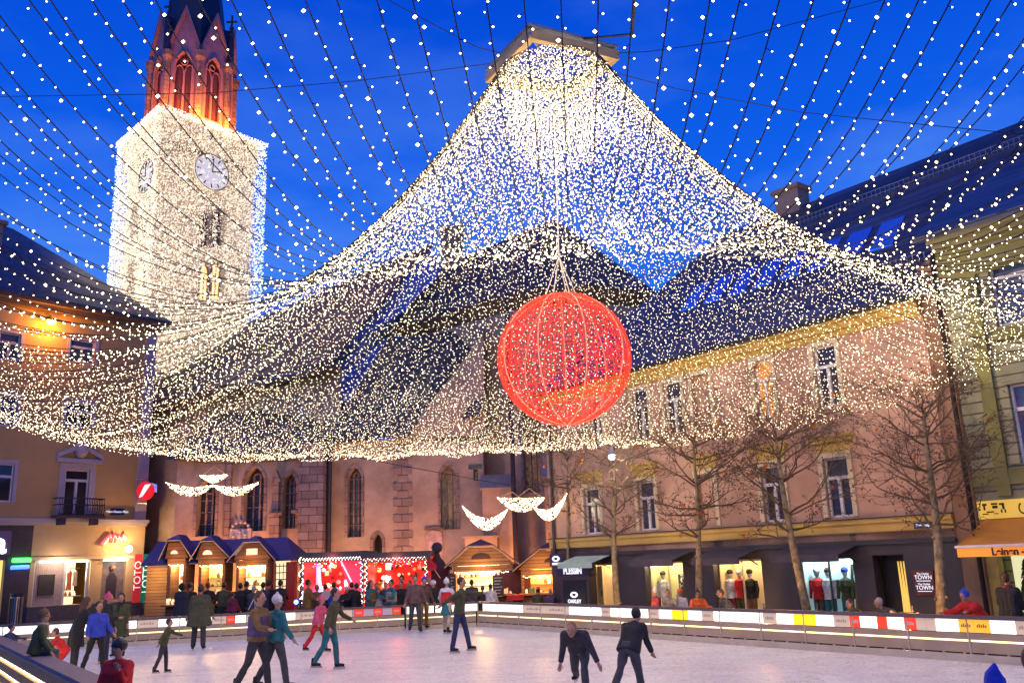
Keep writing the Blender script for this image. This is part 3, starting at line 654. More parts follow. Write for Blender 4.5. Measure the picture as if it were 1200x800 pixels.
a, z = L(129, 603); b, _ = L(145, 603); m = MB(); m.fb(LF, a, b, 0, .05, z, z+.4); m.build('plate', MATS['blue_enamel'], ss); text_mesh('lettering', 'Hans-Gasser-Platz', LF, (a+b)/2, .052, z+.2, .19, M_let, ss, depth=.004)
ps = thing('pharmacy_sign', 'glowing white letter sign at the left edge of the dark shopfront', 'sign', tuple(LF.P(L(0, 636)[0], .1, 4)))
a, z = L(2, 637); text_mesh('lettering', 'a', LF, a-.12, .05, z, 1.6, emit('neon_white', (.55, .7, 1), 5), ps, depth=.04, bold=.04)
m = MB(); m.fb(LF, C0+.5, L(14, 620)[0], .0, .04, 3.6, 4.9); m.build('backboard', mat('mauve_board', (.16, .1, .2), .5), ps)
gs = thing('neon_sign', 'green and blue oval neon sign on the dark shopfront', 'sign', tuple(LF.P(L(24, 656)[0], .2, 3)))
a, z = L(24, 656)
m = MB(); m.tube([LF.P(a-.5, .2, z), LF.P(a+.45, .2, z)], .13, 8); m.build('green_tube', emit('neon_green', (.02, 1, .03), 2.5), gs)
m = MB(); m.tube([LF.P(a-.55, .2, z-.4), LF.P(a+.4, .2, z-.38)], .11, 8); m.build('blue_tube', emit('neon_blue', (.02, .15, 1), 2.5), gs)
rs = thing('red_script_sign', 'red script lettering lit by a spotlight above the shop window', 'sign', tuple(LF.P(L(133, 630)[0], .1, 4)))
a, z = L(133, 632); m = MB()
pts = [(-.75, -.3), (-.5, .0), (-.3, .25), (-.2, -.1), (0, .3), (.1, -.1), (.25, .2), (.4, -.05), (.55, .25), (.7, .0)]
m.tube([LF.P(a+x, .12, z+y) for x, y in pts], .13, 6); m.build('script', emit('script_red', (1, .05, .01), 1.3), rs)
# lamps of the left house
wl = thing('wall_lamp', 'orange wall lamp under the eaves of the ochre house', 'lamp', tuple(LF.P(L(60, 377)[0], .6, 17)))
a, z = L(60, 377, .6); m = MB(); m.tube([LF.P(a, 0, z+.35), LF.P(a, .4, z+.4), LF.P(a, .6, z+.25)], .05, 6); m.build('arm', M_dark, wl)
m = MB(); m.ball(LF.P(a, .6, z), .28, 10, 7, sc=(1, 1, .6)); m.build('lantern', emit('sodium_lamp', (1, .38, .03), 25), wl)
lamp('wall_lamp_light', LF.P(a, .9, z-.3), (1, .36, .05), 300, .15)
wl = thing('shop_spotlight', 'warm spotlight aimed at the red script sign', 'lamp', tuple(LF.P(L(151, 643)[0], .6, 4)))
a, z = L(151, 643, .7); m = MB(); m.tube([LF.P(a+.3, 0, z-.1), LF.P(a, .7, z)], .04, 5); m.build('arm', M_dark, wl)
m = MB(); m.ball(LF.P(a, .7, z), .2, 10, 7); m.build('head', emit('halogen', (1, .75, .35), 30), wl)
lamp('spotlight_light', LF.P(a-.1, .95, z+.1), (1, .55, .2), 260, .08)

# ------------------------------------------------------------------ church
M_chst = mat('church_plaster', (.44, .32, .22), .9, var=.3, scale=.7, bump=.35, bscale=14)
M_chdk = tilemat('church_ashlar', (.32, .22, .17), .8, .4, var=.2, rough=.9, mortar=.05)
M_tile = tilemat('brown_tile_roof', (.095, .072, .078), .35, .3, var=.5, rough=.6, mortar=.12)
M_sheet = mat('sheet_metal_roof', (.26, .38, .72), .42, .75, var=.12, scale=1.5)
M_pipe = mat('dark_pipe', (.03, .022, .03), .5)
ch = thing('church', 'large gothic church with steep dark roofs and pointed windows', 'church', (-5, 52, GZ))
CF = Fr((0, 46), (1, 0)); CG = Fr((0, 46.9), (1, 0))
X = lambda fr, px, py: fr.at(px, py)
def archspec(fr, x0, x1, y0, y1):
    a, _ = fr.at(x0, y1); b, _ = fr.at(x1, y1); z1 = fr.at((x0+x1)/2, y0)[1]; z0 = fr.at((x0+x1)/2, y1)[1]; return (a, b, z0, z1)
M_leaded = mat('leaded_glass', (.03, .03, .035), .25, var=.5, scale=8)
M_gold = mat('painted_reflection_glass', (.30, .20, .05), .25, var=.9, scale=5)  # golden reflections are painted into the pane colour
def gothic(fr, sp, parent, pane=M_leaded, dpt=.6, bars=2, surround=True, name='gothic_window'):
    a, b, z0, z1 = sp; pts = arch_pts(a, b, z0, z1)
    m = MB(); m.add([fr.P(p, -dpt, z) for p, z in pts], [tuple(range(len(pts)))]); o = m.build(name, pane, parent)
    m = MB()
    for k in range(bars):
        x = a+(b-a)*(k+1)/(bars+1); m.fb(fr, x-.045, x+.045, -dpt+.001, -dpt+.12, z0, z1-(b-a)*.45)
    z = z0+.6
    while z < z1-(b-a)*.8: m.fb(fr, a, b, -dpt+.002, -dpt+.05, z, z+.035); z += .6
    if bars:
        zc = z1-(b-a)*.55; m.tube([fr.P((a+b)/2+(b-a)*.2*math.cos(q*PI/6), -dpt+.06, zc+(b-a)*.2*math.sin(q*PI/6)) for q in range(13)], .05, 5)
    m.build('tracery', M_chdk, o)
    if surround:
        m = MB(); c = (a+b)/2; zc = (z0+z1)/2
        for A, B in zip(pts[:-1], pts[1:]):
            def ex(p): 
                s_ = 1 if p[0] > c else -1
                return (p[0]+s_*.14*(1 if p[1] < z1-(b-a)*.9 else abs(p[0]-c)/((b-a)/2)), p[1]+(0 if p[1] < z1-(b-a)*.9 else .14))
            A2, B2 = ex(A), ex(B)
            m.hexa([fr.P(A[0], .0, A[1]), fr.P(B[0], .0, B[1]), fr.P(B2[0], .0, B2[1]), fr.P(A2[0], .0, A2[1]), fr.P(A[0], .05, A[1]), fr.P(B[0], .05, B[1]), fr.P(B2[0], .05, B2[1]), fr.P(A2[0], .05, A2[1])])
        m.build('surround', M_chdk, o)
    return o
# aisle wall (left)
spL = [archspec(CF, 229, 251, 561, 628), archspec(CF, 285, 308, 546, 622), archspec(CF, 331, 346, 554, 619)]
xa, xb = CF.at(205, 600)[0], CF.at(386, 600)[0]
m = MB(); wall(m, CF, xa, xb, GZ, 8.0, [], .6, arches=spL)
m.add([CF.P(xa, 0, GZ), CF.P(xa, -6, GZ), CF.P(xa, -6, 8), CF.P(xa, 0, 8)], [(0, 1, 2, 3)]); m.build('aisle_wall', M_chst, ch)
for s_ in spL: gothic(CF, s_, ch)
m = MB(); m.slab([(xa-.4, 45.5, 7.9), (xb+.2, 45.5, 7.9), (xb+.2, 51.5, 11.6), (xa-.4, 53, 11.3)], (0, 0, .2)); m.build('aisle_roof', M_tile, ch)
m = MB()
for p0, p1, zt in ((319, 330, 6.6),):
    a, b = CF.at(p0, 600)[0], CF.at(p1, 600)[0]; m.fb(CF, a, b, 0, .5, GZ, 4.9); m.fb(CF, a-.15, b+.15, 0, .62, 4.9, 5.02); m.fb(CF, a+.1, b-.1, 0, .35, 5.02, zt); m.slab([CF.P(a, 0, zt), CF.P(b, 0, zt), CF.P((a+b)/2, 0, zt+.6)], (0, -.4, 0))
a, b = CF.at(265, 600)[0], CF.at(271, 600)[0]; m.fb(CF, a, b, 0, .3, GZ, 7.9)
m.build('buttress', M_chdk, ch)
m = MB(); a, b = CF.at(356, 600)[0], CF.at(384, 600)[0]; m.fb(CF, a, b, .001, 1.2, GZ, 8.4); m.fb(CF, a-.4, a, .0, 1.0, 4.95, 5.1); m.build('stair_turret', M_chdk, ch)
m = MB(); x = CF.at(386, 600)[0]; m.tube([(x+.05, 45.6, 9), (x+.05, 45.6, GZ)], .13, 8); m.build('downpipe', M_pipe, ch); m = MB(); x = CF.at(603, 600)[0]; m.tube([(x, 45.2, 16), (x, 45.2, GZ)], .12, 8); m.build('downpipe', M_pipe, ch)
# middle wall
spC = [archspec(CG, 407, 423.5, 547, 629), archspec(CG, 517, 536, 544, 620)]
dC = archspec(CG, 437, 448, 625, 662)
xc, xd = CG.at(386, 600)[0], CG.at(568, 600)[0]
slot = (CG.at(555, 560)[0], CG.at(560, 560)[0], CG.at(557, 563)[1], CG.at(557, 550)[1])
ztop = CG.at(430, 516)[1]
m = MB(); wall(m, CG, xc, xd, GZ, ztop, [slot], .7, arches=spC+[dC])
m.slab([onY(470, 516, 46.9), onY(568, 516, 46.9), onY(566, 392, 46.9)], (0, .5, 0))
m.add([CG.P(xd, 0, GZ), CG.P(xd, -3, GZ), CG.P(xd, -3, 15), CG.P(xd, 0, 15)], [(0, 1, 2, 3)]); m.build('middle_wall', M_chst, ch)
gothic(CG, spC[0], ch); gothic(CG, spC[1], ch, M_gold); gothic(CG, dC, ch, mat('black_door', (.015, .01, .01), .6), bars=0, name='side_door')
m = MB(); m.fb(CG, slot[0]-.05, slot[1]+.05, -.6, -.55, slot[2]-.05, slot[3]+.05); m.fb(CG, slot[0]-.25, slot[1]+.25, 0, .05, slot[3]+.02, slot[3]+.25); m.build('slit_window', M_leaded, ch)
m = MB(); q0 = CG.at(466, 600)[0]; q1 = CG.at(476, 600)[0]; z = GZ; k = 0
while z < ztop-.1:
    e_ = .22 if k % 2 else 0; m.fb(CG, q0-e_, q1+e_+.1, 0, .06+.004*(k % 2), z, z+.40); z += .41; k += 1
m.build('quoins', M_chdk, ch)
m = MB(); m.slab([onY(380, 520, 46.4), onY(478, 512, 46.4), onY(568, 388, 50.5), onY(455, 400, 50.5)], (0, 0, .2)); m.build('lean_to_roof', M_tile, ch)
a, z = CG.at(548, 478); m = MB(); m.slab([onY(540, 492, 46.5), onY(563, 487, 46.5), onY(566, 468, 46.85), onY(553, 474, 46.85)], (0, 0, .12)); m.build('dormer_hood', M_tile, ch)
# choir
E = [onY(768, 345, 48), onY(690, 335, 45.9), onY(600, 345, 47.0), onY(462, 386, 53.4)]
for p in E: p.z = 16.5
cen = Vector((3.0, 53.5, 0)); apex = onY(650, 260, 54); Eb = [E[0]+Vector((1.5, 9, 0)), E[3]+Vector((1, 8, 0))]
ring = [Eb[0]]+E+[Eb[1]]
inn = [cen+(p-cen)*.95 for p in ring]
for p in inn: p.z = 0
choF = Fr(inn[2][:2], (inn[3]-inn[2])[:2]);
if choF.n.y > 0: choF.n = -choF.n
spE = [archspec(choF, 615, 634, 470, 577)]
m = MB()
for i in range(len(inn)-1):
    A, B = inn[i], inn[i+1]
    if i == 2:
        aa = choF.at(615, 560)[0]; Lw = (inn[3]-inn[2]).length
        lo, hi = sorted((0, (inn[3]-inn[2]).dot(choF.u)))
        sp = [(min(spE[0][0], spE[0][1]), max(spE[0][0], spE[0][1]), spE[0][2], spE[0][3])]
        wall(m, choF, lo, hi, GZ, 16.4, [], .5, arches=sp)
    else: m.add([A+Vector((0, 0, GZ)), B+Vector((0, 0, GZ)), B+Vector((0, 0, 16.4)), A+Vector((0, 0, 16.4))], [(0, 1, 2, 3)])
m.build('choir_wall', M_chst, ch)
gothic(choF, sp[0], ch, M_gold, dpt=.45, bars=2)
m = MB()
for i in range(len(ring)-1): m.slab([ring[i], ring[i+1], apex if i < 3 else apex, ] if i != 3 else [ring[3], ring[4], onY(512, 318, 58), apex], (0, 0, .2))
m.build('choir_roof', M_tile, ch)
m = MB()
for i in range(len(ring)-1):
    A, B, C, D = ring[i], ring[i+1], inn[i+1].copy(), inn[i].copy(); C.z = D.z = 15.7; m.add([A-Vector((0, 0, .0)), B, C, D], [(0, 1, 2, 3)])
m.build('choir_cornice', mat('brown_cornice', (.13, .08, .04), .8), ch)
m = MB()
for px in (560,): 
    a, b = CF.at(566, 600)[0], CF.at(600, 600)[0]; m.fb(CF, a, b, .0, .4, GZ, 5.9); m.slab([CF.P(a-.1, .5, 5.75), CF.P(b+.1, .5, 5.75), CF.P(b+.1, -.6, 6.5), CF.P(a-.1, -.6, 6.5)], (0, 0, .12))
a, b = CF.at(545, 600)[0], CF.at(582, 600)[0]; m.fb(CF, a, b, .42, .9, GZ, 3.4); m.fb(CF, a-.1, b+.1, .38, 1.0, 3.4, 3.5)
a, b = CF.at(638, 600)[0], CF.at(662, 600)[0]; m.fb(CF, a, b, .5, 1.6, GZ, 6.2); m.slab([CF.P(a-.1, 1.7, 6.1), CF.P(b+.1, 1.7, 6.1), CF.P(b+.1, .2, 6.8), CF.P(a-.1, .2, 6.8)], (0, 0, .12))
m.build('choir_buttress', M_chst, ch)
# nave
nL, nR = onY(172, 476, 57.8), onY(388, 430, 47.3); nL.z = nR.z = 13.0
rR, rL = onY(508, 288, 54), onY(180, 430, 75)
m = MB(); off = Vector((.3, .9, 0))
m.slab([nL+off-Vector((6, -5, 0)), nR+off, Vector((nR.x+.3, nR.y+.9, GZ)), Vector((nL.x-5.7, nL.y+5.9, GZ))], (0, .6, 0)); m.build('nave_wall', M_chst, ch)
m = MB(); m.slab([nL+(nL-nR)*.4, nR, rR, rL+(rL-rR)*.2], (0, 0, .25)); m.build('nave_roof', M_tile, ch)
m = MB(); m.slab([nL+(nL-nR)*.4-Vector((0, 0, .4)), nR-Vector((0, 0, .4)), nR-Vector((0, 0, .02)), nL+(nL-nR)*.4-Vector((0, 0, .02))], (.3, .5, 0)); m.build('nave_cornice', MATS['brown_cornice'], ch)
m = MB(); m.slab([onY(498, 286, 57), onY(530, 330, 57), onY(466, 392, 55), onY(378, 524, 49.5), onY(350, 500, 49.5), onY(356, 438, 51)], (0, .3, 0)); m.build('metal_roof', M_sheet, ch)
c_ = onY(530, 290, 57); m = MB(); m.box(c_.x-.7, c_.x+.7, 56.5, 58, c_.z-3, c_.z+1.2); m.box(c_.x-.85, c_.x+.85, 56.4, 58.1, c_.z+1.2, c_.z+1.4); m.build('chimney', MATS['chimney_plaster'], ch)
# relief figure and fresco on the wall
stt = thing('stone_relief', 'pale stone relief panel with kneeling figures on the church wall behind the blue roofs', 'relief', (onY(282, 632, 45.9)))
p = onY(282, 622, 45.85); m = MB(); m.box(p.x-.55, p.x+.55, 45.8, 45.97, p.z-.75, p.z+.1)
for dx, h in ((-.3, .35), (0, .55), (.28, .4)): m.tube([(p.x+dx, 45.7, p.z-.7), (p.x+dx, 45.7, p.z-.7+h)], [.16, .1], 7); m.ball((p.x+dx, 45.7, p.z-.6+h), .1, 7, 5)
for k in range(7): a = PI*k/6; m.ball((p.x+.45*math.cos(a), 45.8, p.z+.1+.35*math.sin(a)), .09, 6, 4)
m.build('carving', M_lil, stt)
fsc = thing('tomb_slab', 'pale arched memorial slab on the church wall right of the quoins', 'relief', (onY(509, 660, 46.85)))
p = onY(509, 635, 46.85); m = MB(); pts = [(p.x-.42, p.z-1.2), (p.x+.42, p.z-1.2)]+[(p.x+.42*math.cos(PI*k/8), p.z+.35+.25*math.sin(PI*k/8)) for k in range(9)]
m.slab([(x, 46.89, z) for x, z in pts], (0, -.08, 0)); m.build('slab', mat('marbled_slab', (.5, .33, .28), .7, var=.35, scale=4), fsc)
m = MB(); m.box(p.x-.5, p.x+.5, 46.75, 46.88, p.z+.62, p.z+.74); m.build('moulding', M_chdk, fsc)

# ------------------------------------------------------------------ church tower
tw_ = thing('church_tower', 'tall church tower wrapped in white lights with dark spire', 'church tower', (-25.9, 66.95, GZ))
c0 = onY(190, 122, 60); uR = Vector((.64, .77, 0)).normalized(); uL = Vector((-.7, .71, 0)).normalized(); WR, WL = 9.2, 8.4
def TP(a, b, z): return Vector((c0.x, c0.y, 0))+uR*a+uL*b+Vector((0, 0, z))
def tbox(m, i0, z0, z1, i1=None, mi=0):
    i1 = i0 if i1 is None else i1
    m.hexa([TP(i0, i0, z0), TP(WR-i0, i0, z0), TP(WR-i0, WL-i0, z0), TP(i0, WL-i0, z0), TP(i1, i1, z1), TP(WR-i1, i1, z1), TP(WR-i1, WL-i1, z1), TP(i1, WL-i1, z1)], mi)
M_tw = mat('tower_limestone', (.62, .52, .36), .85, var=.15, scale=2, bump=.3)
m = MB(); tbox(m, .75, GZ, 33.2); m.build('shaft', M_tw, tw_)
m = MB(); tbox(m, .75, 33.2, 35.2, .25); tbox(m, .15, 35.202, 35.5, .1); tbox(m, .2, 35.502, 36.2, .2); m.build('cornice', M_tw, tw_)
m = MB()
for k in range(15):
    for fn in (lambda q: TP(.8+q*(WR-1.6), .35, 33.6), lambda q: TP(.35, .8+q*(WL-1.6), 33.6)): m.ball(fn(k/14), .2, 6, 4)
m.build('corbel', mat('dark_corbel', (.15, .12, .06), .8), tw_)
TFR = Fr(TP(0, 0, 0)[:2], uR[:2]); TFL = Fr(TP(0, 0, 0)[:2], uL[:2])
cdir = Vector((25, -60, 0))
for f in (TFR, TFL):
    if f.n.dot(cdir) < 0: f.n = -f.n
clocks = [(TFR, *TFR.at(248, 202), 1.45), (TFL, *TFL.at(172, 207), 1.3)]
M_cl = emit('clock_face', (1, .86, .68), .5)
for fr, a, z, r_ in clocks:
    m = MB(); n = 28; m.slab([fr.P(a+r_*math.cos(2*PI*k/n), -.10, z+r_*math.sin(2*PI*k/n)) for k in range(n)], fr.n*.12); o = m.build('clock', M_cl, tw_)
    m = MB()
    for k in range(12):
        q = 2*PI*k/12; m.tube([fr.P(a+r_*.68*math.cos(q), .08, z+r_*.68*math.sin(q)), fr.P(a+r_*.9*math.cos(q), .08, z+r_*.9*math.sin(q))], .05, 4)
    m.tube([fr.P(a+r_*math.cos(2*PI*k/28), .08, z+r_*math.sin(2*PI*k/28)) for k in range(29)], .035, 4)
    m.tube([fr.P(a, .1, z), fr.P(a+.1, .1, z+r_*.8)], .04, 4); m.tube([fr.P(a, .1, z), fr.P(a+r_*.55, .1, z+.25)], .045, 4); m.build('dial_marks', M_dark, o)
twins = []
M_ow = emit('orange_lit_window', (1, .45, .04), 1.6)
for fr, x0, x1, y0, y1, lit in ((TFR, 233, 242, 248, 290, 0), (TFR, 247, 257, 246, 290, 0), (TFR, 232, 242, 309, 350, 1), (TFR, 246, 256, 308, 350, 1), (TFL, 158, 168, 308, 350, 1), (TFL, 163, 172, 243, 280, 0)):
    sp = archspec(fr.off(-.7), x0, x1, y0, y1); sp = (min(sp[:2]), max(sp[:2]), *sorted(sp[2:])); twins.append((fr, sp))
    pts = arch_pts(*sp); m = MB(); m.slab([fr.P(p, -.75, z) for p, z in pts], fr.n*.04); o = m.build('tower_window', M_ow if lit else M_leaded, tw_)
    m = MB(); m.tube([fr.P(p, -.66, z) for p, z in pts], .09, 5); m.fb(fr, (sp[0]+sp[1])/2-.04, (sp[0]+sp[1])/2+.04, -.71, -.62, sp[2], sp[3]-.4); m.build('moulding', M_chdk, o)
# curtain of bulbs round the tower
M_tb = emit('tower_bulb', (1, .78, .48), .85); M_tbw = emit('tower_bulb_cold', (.72, .82, 1), 1.3)
for fr, W, seed in ((TFR, WR, 1), (TFL, WL, 2)):
    m = MB(); rr = random.Random(seed)
    for k in range(19000):
        a = rr.uniform(0, W); z = rr.uniform(16, 36.2)
        if any(c[0] is fr and math.hypot(a-c[1], z-c[2]) < c[3]+.1 and rr.random() < (.72 if c[0] is TFR else .30) for c in clocks): continue
        if any(f_ is fr and s_[0] < a < s_[1] and s_[2] < z < s_[3] and rr.random() < .75 for f_, s_ in twins): continue
        edge = a > W-.85 if fr is TFR else a > W-.85
        m.octa(fr.P(a, rr.uniform(-.1, .12), z), rr.uniform(.035, .06), 1 if edge else 0)
    tag(m.build('bulbs', [M_tb, M_tbw], tw_), None, None, None, 'stuff')
m = MB(); rr = random.Random(5)
for k in range(1500):
    fr, W = ((TFR, WR), (TFL, WL))[k % 2]; m.octa(fr.P(rr.uniform(0, W), .12+rr.uniform(0, .1), 36.2+rr.uniform(-.35, .1)), .035)
tag(m.build('parapet_bulbs', emit('parapet_bulb', (1, .85, .6), 1.6), tw_), None, None, None, 'stuff')
# belfry and spire
bc = Vector((-25.95, 66.95, 0)); BR = 3.25; a0_ = math.radians(-61)
M_bel = mat('belfry_stone', (.46, .24, .26), .85, var=.15, scale=2, bump=.2); M_spire = mat('spire_slate', (.02, .02, .05), .5, var=.3, scale=4)
V8 = [bc+Vector((BR*math.cos(a0_+k*PI/4), BR*math.sin(a0_+k*PI/4), 0)) for k in range(8)]
bw = MB(); wn = []; cols_ = MB(); gab = MB(); roofb = MB()
for k in range(8):
    A, B = V8[k], V8[(k+1) % 8]; fr = Fr(A[:2], (B-A)[:2]); mid_ = (A+B)/2-bc
    if fr.n.dot(mid_) < 0: fr.n = -fr.n
    Wd = (B-A).length; sp = (Wd*.2, Wd*.8, 37.6, 43.2)
    wall(bw, fr, 0, Wd, 34, 43.4, [], .35, arches=[sp]); bw.add([fr.P(0, 0, 43.4), fr.P(Wd, 0, 43.4), fr.P(Wd/2, 0, 46.9)], [(0, 1, 2)])
    wn.append((fr, sp))
    for s0 in (0, Wd):
        gab.hexa([fr.P(s0, 0, 43.4), fr.P(Wd/2, 0, 46.75), fr.P(Wd/2, .3, 46.75), fr.P(s0, .3, 43.4), fr.P(s0, 0, 43.75), fr.P(Wd/2, 0, 47.3), fr.P(Wd/2, .3, 47.3), fr.P(s0, .3, 43.75)])
        roofb.add([fr.P(s0, -.05, 43.75), fr.P(Wd/2, -.05, 47.1), bc+Vector((0, 0, 47.6))], [(0, 1, 2)])
    cols_.tube([A+(A-bc).normalized()*.12+Vector((0, 0, z)) for z in (34, 42.3)], .26, 8); cols_.tube([A+(A-bc).normalized()*.12+Vector((0, 0, z)) for z in (42.3, 42.6, 43.1)], [.28, .42, .45], 8)
bo = bw.build('belfry', M_bel, tw_); gab.build('gable_moulding', M_bel, bo); cols_.build('corner_column', M_chdk, bo)
for fr, sp in wn[:]:
    m = MB(); pts = arch_pts(*sp); m.add([fr.P(p, -.3, z) for p, z in pts], [tuple(range(len(pts)))], 0)
    c_ = (sp[0]+sp[1])/2; m.fb(fr, c_-.07, c_+.07, -.29, -.15, 37.6, 41.6, 1)
    for q0 in (sp[0]+.02, c_+.06):
        m.tube([fr.P(q0+(c_-sp[0]-.08)*(.5-.5*math.cos(PI*q/6)), -.22, 41.4+.7*math.sin(PI*q/6)) for q in range(7)], .06, 4, 1)
    m.tube([fr.P(c_+.25*math.cos(q*PI/5), -.22, 42.35+.25*math.sin(q*PI/5)) for q in range(11)], .06, 4, 1); m.tube([fr.P(p, .02, z) for p, z in pts], .12, 5, 1)
    m.build('belfry_window', [mat('louvre_dark', (.12, .04, .05), .8), M_bel], tw_)
sp_m = MB(); sp_m.tube([bc+Vector((0, 0, z)) for z in (43.3, 50, 62)], [2.95, 2.1, .05], 8)
sp_m.v = [tuple(bc+Matrix.Rotation(a0_, 3, 'Z') @ (Vector(v)-bc)) for v in sp_m.v]
so_ = sp_m.build('spire', M_spire, tw_); roofb.build('gable_roof', M_spire, so_)
for k in (1, 3, 5, 7):
    m = MB(); p = V8[k]+(V8[k]-bc).normalized()*.25; m.tube([p+Vector((0, 0, z)) for z in (43.1, 45.2, 47)], [.3, .28, .03], 6)
    for z in (45.8, 46.5): m.ball(p+Vector((0, 0, z)), .3-.06*(z-45), 6, 4)
    m.tube([p+Vector((-.45, 0, 47.1)), p+Vector((.45, 0, 47.1))], .09, 5); m.tube([p+Vector((0, 0, 46.8)), p+Vector((0, 0, 47.7))], .09, 5); m.build('pinnacle', M_spire, tw_)
for k, a in enumerate((-100, -61, -25, 20)):
    q = math.radians(a); p = bc+Vector((4.6*math.cos(q), 4.6*math.sin(q), 36.9)); lamp('belfry_floodlight', p, (1, .27, .02), 1100, .15)

# ------------------------------------------------------------------ light canopy over the rink
K = .76
A_ = Vector((1.526*K, 24*K, 2.2+(16.33-2.2)*K))
def gss(p, c, w_):
    d = (p-c+PI) % (2*PI)-PI; return math.exp(-(d/w_)**2)
cnp = thing('light_canopy', 'huge tent of white light strings hung from a square frame above the rink', 'light canopy', (A_.x, A_.y, 0))
fc = [gz(569, 97, 13.05), gz(621, 44, 13.05), gz(726, 70, 13.05)]; fc.append(fc[0]+fc[2]-fc[1])
m = MB(); cf_ = sum(fc, Vector())/4
for i in range(4):
    a, b = fc[i], fc[(i+1) % 4]; ia, ib = cf_+(a-cf_)*.86, cf_+(b-cf_)*.86
    m.slab([a, b, ib, ia], (0, 0, .22), 0); dz = Vector((0, 0, .32)); m.slab([a+dz, b+dz, ib+dz, ia+dz], (0, 0, .05), 1)
m.tube([fc[0]+Vector((0, 0, .1)), fc[2]+Vector((0, 0, .1))], .04, 6, 1); m.tube([fc[1]+Vector((0, 0, .1)), fc[3]+Vector((0, 0, .1))], .04, 6, 1)
m.build('frame', [mat('frame_gold_wood', (.42, .3, .14), .5, var=.1), mat('frame_blue_edge', (.12, .16, .3), .5)], cnp)
NS = 280; allp = []
for k in range(NS):
    ph = 2*PI*(k+.5)/NS
    rho = (21+4*gss(ph, PI*.8, .7)-2.0*gss(ph, 2*PI-PI/2, .9)*0)*K; zb = 2.2+(12.0-gss(ph, PI*.5, 1.)-2.2)*K; Sg = (7.4-.9*gss(ph, PI*.5, .8)+.2*gss(ph, PI*.9, .5)-.9*gss(ph, 0, .5))*K
    jit = rnd.uniform(-.12, .12)
    # ring start follows the square frame
    dq = min(abs(ph-math.atan2((c-cf_).y, (c-cf_).x) % (2*PI)) for c in fc)
    r0 = 1.25; P = []
    for i in range(49):
        t = i/48; r_ = r0+(rho-r0)*t
        z = A_.z+(zb-A_.z)*t-4*(Sg+jit)*t*(1-t)
        p = Vector((A_.x+math.cos(ph)*r_, A_.y+math.sin(ph)*r_, z))
        if p.y < -4: break
        if (p-FR.p).dot(FR.n) < .35 and (p-FR.p).dot(FR.u) > -6 and i > 10: break
        if (p-GF.p).dot(GF.n) < .4 and (p-GF.p).dot(GF.u) > B0-.3: break
        P.append(p)
    allp.append((ph, P))
def seglen(P): return sum((P[i+1]-P[i]).length for i in range(len(P)-1))
near = sorted(range(NS), key=lambda i: allp[i][1][len(allp[i][1])*2//3].length)[:100]
far_w = MB(); far_b = MB(); rb = random.Random(11)
for i, (ph, P) in enumerate(allp):
    nr = i in near
    mw = MB() if nr else far_w; mb_ = MB() if nr else far_b
    mw.tube(P, .0065 if nr else .005, 3, cap=False)
    # bulbs on short stubs alternating from side to side
    side = Vector((-math.sin(ph), math.cos(ph), 0)); acc = 0; nx = rb.uniform(0, .2); sgn = 1
    for j in range(len(P)-1):
        d = P[j+1]-P[j]; l = d.length; tdir = d/l
        while acc+l > nx:
            q = P[j]+d*((nx-acc)/l); o_ = side*sgn*(rb.uniform(.01, .05) if nr else rb.uniform(.0, .16))+Vector((0, 0, -rb.uniform(.0, .04 if nr else .09))); b = q+o_
            big = rb.random()
            mb_.octa(b, (rb.uniform(.0078, .0115) if big < .85 else rb.uniform(.014, .020))*(1 if nr else .78))
            if nr: mw.tube([q, b], .004, 3, cap=False)
            sgn = -sgn; nx += rb.uniform(.085, .15)*(1 if nr else .62)
        acc += l
    if nr:
        o = mw.build('light_string', M_wire, cnp); tag(mb_.build('bulbs', M_bulb, o), None, None, None, 'stuff')
tag(far_w.build('distant_light_strings', M_wire, cnp), None, None, None, 'stuff')
tag(far_b.build('distant_bulbs', M_bulb, cnp), None, None, None, 'stuff')
m = MB(); wv = MB()
for k in range(110):
    a = 2*PI*k/110; r_ = 1.12*math.sqrt((k*.618) % 1)**.7; zl_ = A_.z-2.35+.9*(r_/1.12)**3; x, y = A_.x+r_*math.cos(a), A_.y+r_*math.sin(a)
    wv.tube([(x, y, A_.z+.1), (x, y, zl_)], .005, 3, cap=False); z = A_.z
    while z > zl_: m.octa((x+rb.uniform(-.05, .05), y+rb.uniform(-.05, .05), z), rb.uniform(.008, .013)); z -= rb.uniform(.04, .08)
o = wv.build('inner_curtain', M_wire, cnp); tag(m.build('bulbs', M_bulb, o), None, None, None, 'stuff')
m = MB(); top = cf_+Vector((0, 0, .4))
for px, py, d_ in ((1205, 150, 20), (0, 108, 30), (1010, 0, 24), (470, 0, 18)):
    p = ray(px, py); p = p*(d_/p.y)+Vector((0, 0, CZ)); mid_ = (p+top)/2-Vector((0, 0, .5)); m.tube([top, (top+mid_)/2-Vector((0, 0, .12)), mid_, (p+mid_)/2-Vector((0, 0, .1)), p+(p-top)*.3], .011, 4)
p = ray(745, -20); p = p*(15/p.y)+Vector((0, 0, CZ)); m.tube([fc[2]+(fc[1]-fc[2])*.4+Vector((0, 0, .3)), (fc[2]+p)/2+Vector((.1, 0, -.25)), p], .03, 5)
m.build('stay_cable', M_wire, cnp)
# the light those thousands of bulbs give off
for ph_, r_, z_ in [(a_, 7.5, 6.9) for a_ in (0.3, 1.3, 2.2, 3.1, 4.0, 4.9, 5.8)]+[(a_, 3.0, 10.2) for a_ in (1, 3, 5)]+[(2.55, 13, 6.6), (3.0, 14.5, 6.8), (1.9, 12, 6.2)]:
    lamp('canopy_glow', (A_.x+r_*math.cos(ph_), A_.y+r_*math.sin(ph_), z_), (1, .76, .48), 250, .12)

